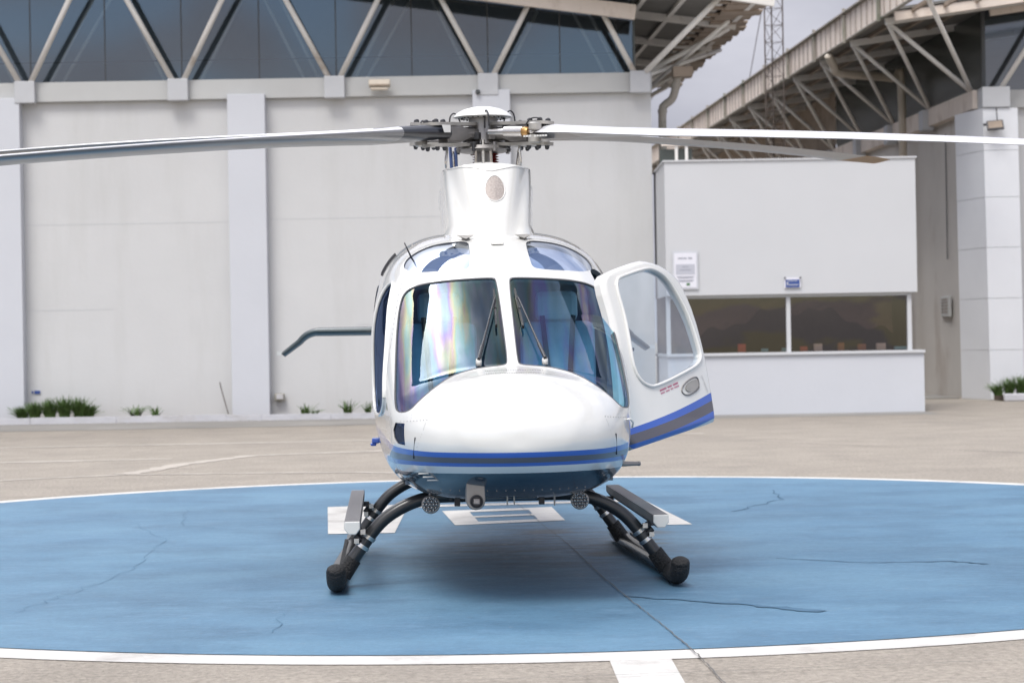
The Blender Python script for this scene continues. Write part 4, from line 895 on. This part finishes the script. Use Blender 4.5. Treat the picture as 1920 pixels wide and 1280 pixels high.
# flood light on the beam
F_ = empty('flood_light', (-2.62, 43.8, 6.8)); tag(F_, 'beige flood light on the grey beam above the left hangar wall', 'flood light')
m = MB(); m.box((0, -.14, .02), (.44, .16, .13), Matrix.Rotation(R(-20), 3, 'X')); m.box((0, -.2, -.10), (.36, .1, .05)); m.build('lamp_body', 'pipe_cream', F_, bevel=.02)
m = MB(); m.box((0, -.222, .005), (.36, .01, .07), Matrix.Rotation(R(-20), 3, 'X')); m.build('lamp_glass', 'roof_edge', F_)
m = MB(); m.box((0, -.02, -.02), (.06, .14, .08)); m.build('bracket', 'mullion', F_)
# planter kerb with soil along the wall
K = empty('planter', (-8, 43.3, 0)); tag(K, 'low whitewashed planter edge running along the foot of the left hangar wall', 'planter')
m = MB(); rr = random.Random(5)
xs_ = [-18]
while xs_[-1] < 10.2: xs_.append(xs_[-1]+rr.uniform(.5, 2.4))
xs_.append(10.9)
for a, b in zip(xs_[:-1], xs_[1:]):
    h = .125+rr.uniform(-.010, .008); m.bb((a+.002, -.42+rr.uniform(-.012, .012), 0), (b-.002, -.26, h))
m.build('kerb', 'kerb_paint', K, bevel=.02)
m = MB(); m.bb((-18, -.262, 0), (10.9, .70, .085)); m.build('soil_bed', 'soil', K)
# plants
mat('leaf_green', (.085, .15, .04), .55, var=.45, vscale=6, dirt=((.16, .15, .06), 7, .60, .8, (1, 1, 1)))
def plant(name, label, cat, x, y, z, nb, h, spread, seed, group=None, wd=.02):
    rr = random.Random(seed); m = MB()
    for k in range(nb):
        a = rr.uniform(0, 2*math.pi); L = h*rr.uniform(.55, 1.1); lean = rr.uniform(.1, 1.0)*spread; bx, by = rr.uniform(-.5, .5)*spread*.5, rr.uniform(-.5, .5)*spread*.3
        pts = []
        for q in range(5):
            t = q/4; r_ = lean*t**1.5; zz = L*(t-.35*t*t*lean*1.2); pts.append(Vector((bx+math.cos(a)*r_, by+math.sin(a)*r_*.7, zz)))
        sx, sy = -math.sin(a), math.cos(a); V = []
        for q, p in enumerate(pts):
            w_ = wd*(1-.9*(q/4)**1.5); V += [p+Vector((sx*w_, sy*w_, 0)), p+Vector((0, 0, .006)), p-Vector((sx*w_, sy*w_, 0))]
        m.add(V, [(3*q+e, 3*q+e+1, 3*q+e+4, 3*q+e+3) for q in range(4) for e in (0, 1)])
    o = m.build(name, 'leaf_green'); o.location = (x, y, z); return tag(o, label, cat, group)
def px2x(px, d=43.6, py=770): return P(px, py, d).x
PL = ['leftmost, shortest plant of the dense clump in the planter at the far left', 'second plant from the left in the dense clump by the wall', 'third plant from the left in the dense clump, below the tiny blue tag', 'tallest plant, fourth from the left in the dense clump', 'fifth plant from the left in the dense clump by the wall', 'rightmost plant of the dense clump, leaning out over the kerb']
for k, (px, h, s) in enumerate(((42, .32, .30), (66, .42, .3), (95, .50, .34), (122, .56, .34), (150, .52, .34), (168, .34, .3))):
    plant('border_plant', PL[k], 'plant', px2x(px), 43.55, .08, 150, h*.85, s, 40+k, 'plants of the dense clump by the wall')
for k, (px, h, s, nb, lb) in enumerate(((255, .26, .34, 50, 'low tufted plant in the planter just right of the dense clump'), (293, .24, .2, 26, 'small upright tuft, second one right of the dense clump'), (573, .24, .26, 26, 'thin sprawling tuft in the planter left of the helicopter under the small wall box'), (592, .12, .22, 18, 'flattest little weed in the planter right beside a sprawling tuft'), (653, .30, .26, 34, 'bright star-shaped tuft in the planter, near the cabin side'), (690, .26, .2, 16, 'small tuft of the planter closest to the cabin of the helicopter'))):
    plant('tuft', lb, 'plant', px2x(px), 43.5, .08, nb, h, s, 60+k)
m = MB(); m.tube(spline([P(412, 716, 43.7), P(418, 740, 43.7), P(428, 775, 43.6)], 5), .012, 6); tag(m.build('dry_stick', 'steel_old', smooth=True), 'thin bare stick leaning on the wall left of the white pilaster', 'stick')
o = empty('socket_box', P(525, 744, 43.95)); tag(o, 'small weathered socket box low on the wall beside the pilaster', 'socket box')
m = MB(); m.box((0, -.05, 0), (.20, .14, .15)); m.build('box', 'pipe_old', o, bevel=.02); m = MB(); m.box((.01, -.123, .01), (.14, .01, .10)); m.build('lid', 'kerb_paint', o, bevel=.01)
mat('sign_blue', (.03, .07, .26), .5); mat('paper', (.70, .70, .76), .6); mat('paper_grey', (.45, .46, .52), .6); mat('ink', (.22, .23, .28), .7); mat('ink_green', (.05, .16, .06), .6)
o = tag(MB().box((0, 0, 0), (.12, .01, .065)).box((-.10, 0, 0), (.03, .01, .05)).build('wall_tag', 'sign_blue'), 'tiny blue tag on the wall above the dense clump of plants', 'tag'); o.location = P(70, 735, 43.98)
o = tag(MB().lathe([(.05, 0), (.05, .05), (.03, .08)], (0, 0, 0), 16, Matrix.Rotation(R(90), 3, 'X')).build('wall_fitting', 'mullion'), 'small dark round fitting at the top of the pilaster behind the rotor head', 'wall fitting'); o.location = P(896, 173, 43.7)
# ================================================================ booth
BO = empty('booth', (5.4, 41.5, 0)); tag(BO, 'boxy white guard booth with a wide dark window between the two hangars', 'booth')
def bl(v): return Vector(v)-Vector((5.4, 41.5, 0))
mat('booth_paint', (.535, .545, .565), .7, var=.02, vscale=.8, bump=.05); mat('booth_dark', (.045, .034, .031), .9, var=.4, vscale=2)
x0, x1 = 3.02, 7.90
m = MB(); m.bb(bl((x0, 41.5, 2.33)), bl((x1, 44.6, 4.93))); m.build('upper_wall', 'booth_paint', BO)
m = MB(); m.bb(bl((x0-.03, 41.47, 4.932)), bl((x1+.03, 44.6, 4.965))); m.build('coping', 'booth_paint', BO)
m = MB(); m.bb(bl((x0+.003, 41.45, 0)), bl((x1+.10, 44.6, 1.14))); m.build('base_wall', 'wall_paint_cool', BO)
m = MB(); m.bb(bl((x0-.02, 41.40, 1.143)), bl((x1+.12, 44.6, 1.20))); m.build('sill', 'booth_paint', BO, bevel=.008)
m = MB(); m.bb(bl((x0, 41.62, 2.27)), bl((x1-.10, 41.75, 2.328))); m.bb(bl((x0, 41.62, 1.203)), bl((x0+.08, 41.72, 2.27))); m.bb(bl((x1-.18, 41.60, 1.203)), bl((x1-.10, 41.75, 2.27)))
m.bb(bl((5.36, 41.60, 1.203)), bl((5.44, 41.74, 2.268))); m.build('window_frame', 'booth_paint', BO)
glassmat('booth_glass', (.60, .55, .52), .07, .6)
for a, b in ((x0+.08, 5.36), (5.44, x1-.18)):
    m = MB(); m.add([bl((a, 41.68, 1.203)), bl((b, 41.68, 1.203)), bl((b, 41.68, 2.268)), bl((a, 41.68, 2.268))], [(0, 1, 2, 3)]); m.build('window_pane', 'booth_glass', BO)
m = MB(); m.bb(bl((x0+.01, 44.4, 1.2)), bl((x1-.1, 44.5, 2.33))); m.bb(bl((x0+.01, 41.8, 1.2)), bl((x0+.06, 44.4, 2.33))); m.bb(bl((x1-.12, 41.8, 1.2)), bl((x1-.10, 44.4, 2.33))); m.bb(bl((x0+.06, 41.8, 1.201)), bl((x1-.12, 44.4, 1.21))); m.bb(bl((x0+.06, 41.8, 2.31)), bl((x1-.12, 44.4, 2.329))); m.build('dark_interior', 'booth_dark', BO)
# draped brown cloth seen inside behind the panes
mat('cloth_brown', (.085, .056, .048), .9, var=.3, vscale=2)
m = MB(); V = []; NX = 70
for i in range(NX):
    x = 3.1+4.4*i/(NX-1); sag = min(1.15, .80*abs(math.sin((x-3.4)*.72))**1.2+.10*math.sin(x*5.3)+.06*math.sin(x*13+1))
    for j in range(8): V.append(bl((x, 42.05+.05*math.sin(x*9+j), 2.30-(.12+.16*(.9-sag)+.62*(1-sag))*j/7)))
m.add(V, [(i*8+j, i*8+j+1, i*8+j+9, i*8+j+8) for i in range(NX-1) for j in range(7)]); m.build('curtain', 'cloth_brown', BO, smooth=True)
mat('item_red', (.35, .06, .04), .6); mat('item_cyan', (.16, .36, .46), .5); mat('item_white', (.42, .38, .36), .6); mat('item_brown', (.22, .09, .04), .6)
ex = [(1391, .15, .16, 'item_red', 'red box', 'red box standing behind the left booth pane'), (1434, .13, .06, 'item_cyan', 'box', 'left of the two flat light-blue boxes behind the left booth pane'), (1473, .14, .07, 'item_cyan', 'box', 'right of the two flat light-blue boxes, next to the window post'),
      (1507, .14, .09, 'item_red', 'box', 'red box behind the right booth pane beside the window post'), (1534, .16, .14, 'item_white', 'box', 'pale striped box in the right booth pane, left of the brown one'), (1577, .12, .15, 'item_brown', 'box', 'brown upright box in the middle of the right booth pane'), (1616, .16, .12, 'item_brown', 'box', 'wide brown box in the right booth pane next to the pale boxes'), (1652, .18, .13, 'item_white', 'box', 'pale box in the right booth pane near the corner'), (1692, .30, .06, 'item_cyan', 'tray', 'flat light-blue tray in the right corner of the booth window')]
for px, w_, h, mt, cat, lb in ex:
    v = P(px, 668, 41.9); o = MB().box((0, 0, h/2), (w_, .14, h)).box((0, -.072, h*.55), (w_*.7, .006, h*.2)).build('storage_box', mt, bevel=.012); o.location = (v.x, 41.92, 1.212); tag(o, lb, cat)
# notices
def notice(cx, cz, w_, h, label, rows, name='notice'):
    o = empty(name, (cx, 41.49, cz)); tag(o, label, 'notice'); return o
o = notice(3.45, 0, 0, 0, 'white printed sheet in a clear holder on the upper left of the booth wall', 0); c = P(1285, 507, 41.47); o.location = c
m = MB(); m.box((0, 0, 0), (.50, .008, .74)); m.build('holder', 'wall_paint_cool', o, bevel=.003)
m = MB(); m.box((0, -.008, 0), (.43, .006, .67)); m.build('sheet', 'paper', o)
m = MB(); m.box((0, -.0125, .02), (.37, .002, .20)); m.build('tinted_field', 'paper_grey', o)
m = MB()
for k in range(13):
    if k != 8: m.box((-.13+.0215*k, -.013, .235), (.015, .002, .028))
for z, w_ in ((.07, .12), (.01, .22), (-.12, .34), (-.145, .3), (-.19, .33), (-.215, .25)): m.box((0, -.0145, z), (w_, .002, .010))
m.build('print_lines', 'ink', o)
m = MB(); m.box((.05, -.013, -.27), (.07, .002, .045)); m.build('green_mark', 'ink_green', o)
o = notice(5.4, 0, 0, 0, 'small blue sign with pale lines above the booth window post', 0, 'wall_sign'); o.location = P(1486, 528, 41.47)
m = MB(); m.box((0, 0, -.02), (.32, .012, .20)); m.build('backing', 'paper', o, bevel=.003)
m = MB(); m.box((0, -.009, -.035), (.27, .006, .15)); m.build('blue_face', 'sign_blue', o)
m = MB(); m.box((0, -.014, .015), (.18, .003, .012)); m.box((.01, -.014, -.06), (.20, .003, .018)); m.box((-.10, -.014, -.035), (.03, .003, .06)); m.build('print_lines', 'paper_grey', o)
m = MB()
for s in (-1, 1): m.lathe([(.018, 0), (.018, .03)], (s*.15, -.01, .075), 10, Matrix.Rotation(R(90), 3, 'X'))
m.build('screws', 'mullion', o)
# steel rail on the booth roof
RA = empty('roof_rail', (3.4, 43, 4.96)); tag(RA, 'dark screen with two white uprights on the left end of the booth roof', 'rail')
for px in (1268, 1287):
    v = P(px, 285, 43); m = MB(); m.bb((v.x-3.4-.03, -.03, 0), (v.x-3.4+.03, .03, .42)); m.build('post', 'strut_paint', RA)
m = MB(); m.bb((-.35, .06, 0), (.30, .10, .36)); m.build('screen', 'glazing_green', RA); m = MB(); m.bb((-.32, -.06, .42), (.42, .12, .50)); m.build('top_rail', 'fascia_paint', RA)
# ================================================================ right hangar
def wx(d): return 10.75-.066*(d-48.5)
def fx(d): return wx(d)-2.4
HR = empty('hangar', (0, 0, 0)); tag(HR, 'hangar on the right, seen along its side wall under a long ribbed eave', 'hangar')
d0, d1 = 48.5, 92
m = MB()
m.add([(wx(d0)+.02, d0, 0), (wx(d1)+.02, d1, 0), (wx(d1)+.02, d1, 6.6), (wx(d0)+.02, d0, 6.6), (wx(d0)+.5, d0, 0), (wx(d1)+.5, d1, 0), (wx(d1)+.5, d1, 6.6), (wx(d0)+.5, d0, 6.6)], [(0, 3, 2, 1), (4, 5, 6, 7), (3, 7, 6, 2), (0, 4, 7, 3)]); m.build('side_wall', 'side_wall_paint', HR)
m = MB(); m.bb((wx(d0)+.52, d0+.02, 0), (40, d0+.5, 6.6)); m.build('front_wall', 'wall_paint', HR)
m = MB(); m.bar((wx(d0)-.06, d0-.1, 6.8), (wx(d1)-.06, d1, 6.8), .3, .42); m.build('side_beam', 'fascia_paint', HR)
m = MB(); m.bb((wx(d0)+.1, d0-.12, 6.603), (40, d0+.3, 7.0)); m.build('front_beam', 'beam_paint', HR)
# corner pillar, broader at the foot, faced with slabs
mat('slab_paint', (.70, .715, .75), .7, var=.03, vscale=1)
cx = wx(d0)
m = MB(); zz = [0, 1.12, 2.28, 3.42, 4.55, 5.6, 6.55]
for k in range(len(zz)-1):
    a, b = zz[k]+.004, zz[k+1]-.004
    lo = lambda z: cx-.38-.05*(z/6.6)
    V = [(lo(a), 49.3, a), (cx-.02-.07*a/6.6, 47.9, a), (cx+.74-.05*a/6.6, 47.9, a), (cx+.74, 49.3, a), (lo(b), 49.3, b), (cx-.02-.07*b/6.6, 47.9, b), (cx+.74-.05*b/6.6, 47.9, b), (cx+.74, 49.3, b)]
    m.add(V, [(0, 1, 5, 4), (1, 2, 6, 5), (2, 3, 7, 6), (3, 0, 4, 7), (4, 5, 6, 7), (0, 3, 2, 1)])
m.build('corner_pillar', 'slab_paint', HR)
m = MB(); m.bb((cx-.10, 47.85, 6.56), (cx+.52, 48.4, 7.02)); m.build('beam_block', 'block_paint', HR, bevel=.01)
for k in range(1, 12):
    d = 48.9+3.6*k-.0
    if d > 90: break
    m = MB(); m.bb((wx(d)-.34, d-.25, 6.50), (wx(d)-.05, d+.25, 6.99)); m.build('beam_block', 'block_paint', HR, bevel=.01)
# side glazing and infill under the roof
m = MB(); m.add([(wx(d0)+.12, d0+.05, 7.0), (wx(64)+.12, 64, 7.0), (wx(64)+.12, 64, 8.85), (wx(d0)+.12, d0+.05, 8.85)], [(0, 1, 2, 3)]); m.build('side_glazing', 'glazing_green', HR)
m = MB(); m.add([(wx(64)+.10, 64.02, 7.0), (wx(d1)+.10, d1, 7.0), (wx(d1)+.10, d1, 8.85), (wx(64)+.10, 64.02, 8.85)], [(0, 1, 2, 3)]); m.build('side_infill', 'roof_edge', HR)
m = MB(); m.add([(wx(d0)+.16, d0+.25, 7.0), (40, d0+.25, 7.0), (40, d0+.25, 8.62+.13*(40-8.35)), (wx(d0)+.16, d0+.25, 8.62+.13*2.56)], [(0, 1, 2, 3)]); m.build('front_glazing', 'glazing_dark', HR)
m = MB(); m.bb((wx(d0)+.04, d0-.02, 7.0), (wx(d0)+.12, d0+.06, 9.2)); m.build('corner_mullion', 'mullion', HR)
for k in range(1, 9):
    x = cx+.35+3.2*k; m = MB(); m.tube([(x, 48.0, 7.0), (x+1.7, 47.65, 8.58+.13*(x+1.7-8.35))], .058, 12); m.tube([(x, 48.0, 7.0), (x-1.5, 47.65, 8.58+.13*(x-1.5-8.35))], .058, 12); m.build('strut', 'strut_paint', HR, smooth=True)
# roof slab with fascia
def rz(u): return 8.62+.13*u         # u = metres in from the fascia
m = MB(); us = np.linspace(0, 32, 21); V = [(fx(d)+u, d, rz(u)+dz) for dz in (0, .06) for u in us for d in (46.9, d1)]; nn = 42
F = [(2*i, 2*i+1, 2*i+3, 2*i+2) for i in range(20)]+[(nn+2*i, nn+2*i+2, nn+2*i+3, nn+2*i+1) for i in range(20)]+[(2*i, 2*i+2, nn+2*i+2, nn+2*i) for i in range(20)]
m.add(V, F); m.build('roof_deck', 'roof_sheet', HR)
m = MB(); m.bar((fx(43.2)-.08, 43.2, 9.21), (fx(d1)-.08, d1, 9.21), .16, .035); m.bar((fx(43.2)-.04, 43.2, 8.56), (fx(d1)-.04, d1, 8.56), .10, .03); m.build('fascia_trim', 'pipe_old', HR)
m = MB(); m.bar((fx(43.2)-.03, 43.2, 8.88), (fx(d1)-.03, d1, 8.88), .05, .62); m.m = 1
for k in range(86): d = 43.4+k*.55; m.bar((fx(d)-.064, d, 8.60), (fx(d)-.064, d, 9.18), .03, .03, (0, 1, 0))
m.build('fascia', ['fascia_paint', 'fascia_rib'], HR)
for k in range(12): d = 44.2+k*3.45; m = MB(); m.bar((fx(d)-.10, d, 8.5), (fx(d)-.10, d, 9.32), .07, .09, (0, 1, 0)); m.build('fascia_post', 'pipe_old', HR)
for k in range(14):
    d = 44.2+3.45*k
    if d > 90: break
    m = MB(); m.bar((fx(d)+.05, d, 8.48), (fx(d)+5, d, rz(5)-.12), .10, .15); m.build('rafter', 'strut_paint', HR)
for u in (.5, 1.2, 1.9):
    m = MB(); m.bar((fx(43.4)+u, 43.4, rz(u)-.05), (fx(d1)+u, d1, rz(u)-.05), .07, .09); m.build('purlin', 'roof_edge', HR)
for k in range(11):
    dw = 48.7+3.6*k; de0, de1 = 47.7+3.45*k, 44.25+3.45*k
    if dw > 88: break
    for de in (de0, de1):
        m = MB(); m.tube([(wx(dw)-.14, dw, 6.99), (fx(de)+.10, de, 8.50)], .052, 10); m.build('strut', 'strut_paint', HR, smooth=True)
m = MB(); m.tube([(cx+.35, 48.0, 7.0), (cx+1.70, 47.65, rz(4.1)-.03)], .058, 12); m.build('strut', 'strut_paint', HR, smooth=True)
m = MB(); m.bar((cx+.1, 47.9, 8.72), (cx+12, 47.9, 10.25), .12, .22); m.bar((fx(47)+.1, 47.0, 8.50), (fx(47)+28, 47.0, 12.12), .12, .2); m.build('front_chord', 'fascia_paint', HR)
# cream rain pipe below the eave
o = empty('rain_pipe', (8, 52, 0)); tag(o, 'cream rain pipe elbowing from the right hangar eave down its side wall', 'pipe')
mm = MB(); dd = 54.5; xw = wx(dd)-.30
v1 = P(1553, 104, dd-1.5); v2 = P(1570, 137, dd-1.2); v3 = Vector((xw, dd, P(1680, 150, dd).z))
pts = [v1, v1.lerp(v2, .6), v2+Vector((.1, .1, 0)), v3+Vector((-.25, -.1, .03)), v3+Vector((0, 0, -.15)), Vector((xw, dd, 3.0)), Vector((xw, dd, .05))]
mm.tube(spline([p-Vector((8, 52, 0)) for p in pts], 6), .105, 16); mm.build('pipe', 'pipe_cream', o, smooth=True)
# flood light on the pillar
o = empty('flood_light', P(1866, 235, 47.7)); tag(o, 'thin square flood light on the corner pillar of the right hangar', 'flood light')
M3 = Matrix.Rotation(R(-30), 3, 'X') @ Matrix.Rotation(R(-8), 3, 'Z')
m = MB(); m.box((0, 0, 0), (.37, .06, .24), M3); m.build('lamp_body', 'dark_metal', o, bevel=.01)
m = MB(); m.box(M3 @ Vector((0, -.034, 0)), (.31, .006, .18), M3); m.build('lamp_glass', 'roof_edge', o)
m = MB(); m.tube([(.06, .05, .1), (.05, .1, .42)], .012, 6); m.box((-.22, .06, .02), (.06, .05, .05)); m.box((0, .1, 0), (.1, .12, .06)); m.build('bracket', 'dark_metal', o)
# intercom plate and hanging cable on the side wall
o = empty('intercom', (wx(50.2)-.03, 50.2, P(1755, 575, 50.2).z)); tag(o, 'grey ribbed wall plate on the side wall between booth and corner pillar', 'wall plate')
yv = P(1755, 575, 50.2)
o.location = (wx(51.6)-.03, 51.6, P(1755, 575, 51.6).z)
m = MB(); m.box((0, 0, 0), (.08, .95, .50)); m.build('plate', 'beam_paint', o, bevel=.02)
m = MB()
for k in range(5): m.box((-.045, 0, .17-.075*k), (.02, .75, .018))
m.build('ribs', 'roof_edge', o)
m = MB(); v = wx(51.4)-.03; m.tube([(v, 51.4, 6.3), (v+.0, 51.42, 3.3)], .014, 6); tag(m.build('hanging_cable', 'mullion'), 'dark cable hanging down the side wall above the ribbed plate', 'cable')
# planter and plants on the right
o = empty('planter', (11.7, 47.4, 0)); tag(o, 'short white planter at the foot of the right hangar pillar', 'planter')
m = MB(); m.bb((-.95, -.75, 0), (8, -.6, .17)); m.build('kerb', 'kerb_paint', o, bevel=.03); m = MB(); m.bb((-.9, -.6, 0), (8, .5, .12)); m.build('soil_bed', 'soil', o)
for k, (px, h, s) in enumerate(((1872, .30, .3), (1893, .42, .3), (1915, .46, .34), (1940, .44, .34))):
    v = P(px, 745, 47.1); plant('border_plant', ['leftmost low plant in the short planter by the right hangar pillar', 'second plant from the pillar in the short right planter', 'third plant from the pillar in the short planter, at the picture edge', 'plant furthest from the pillar in the short right planter'][k], 'plant', v.x, 47.1, .12, 110, h, s, 90+k, 'plants of the right planter')
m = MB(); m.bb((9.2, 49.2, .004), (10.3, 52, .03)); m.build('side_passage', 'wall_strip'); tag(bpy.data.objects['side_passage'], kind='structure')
# ================================================================ lattice mast with stay wires
o = empty('lattice_mast', (6.62, 53, 0)); tag(o, 'slender dark lattice mast rising in front of the right hangar roof', 'mast')
a = .225; cor = [(-a, -.13), (a, -.13), (0, .26)]
for x, y in cor:
    m = MB(); m.tube([(x, y, 0), (x, y, 16)], .018, 8); m.build('leg', 'steel_old', o)
m = MB(); st_ = .42
for k in range(37):
    z = .4+k*st_
    for i in range(3):
        p, q = cor[i], cor[(i+1) % 3]; m.tube([(p[0], p[1], z), (q[0], q[1], z)], .007, 5)
        if k % 2: p, q = q, p
        m.tube([(p[0], p[1], z), (q[0], q[1], z+st_)], .007, 5)
m.build('bracing', 'steel_old', o)
m = MB(); m.box((0, .02, 6.55), (.58, .5, .10)); m.build('collar', 'steel_old', o)
m = MB(); m.tube([(0, 0, 12), (-3.9, 26, 6.5)], .012, 5); m.tube([(0, 0, 11), (1.2, 20, 8)], .012, 5); m.build('stay_wire', 'steel_old', o)
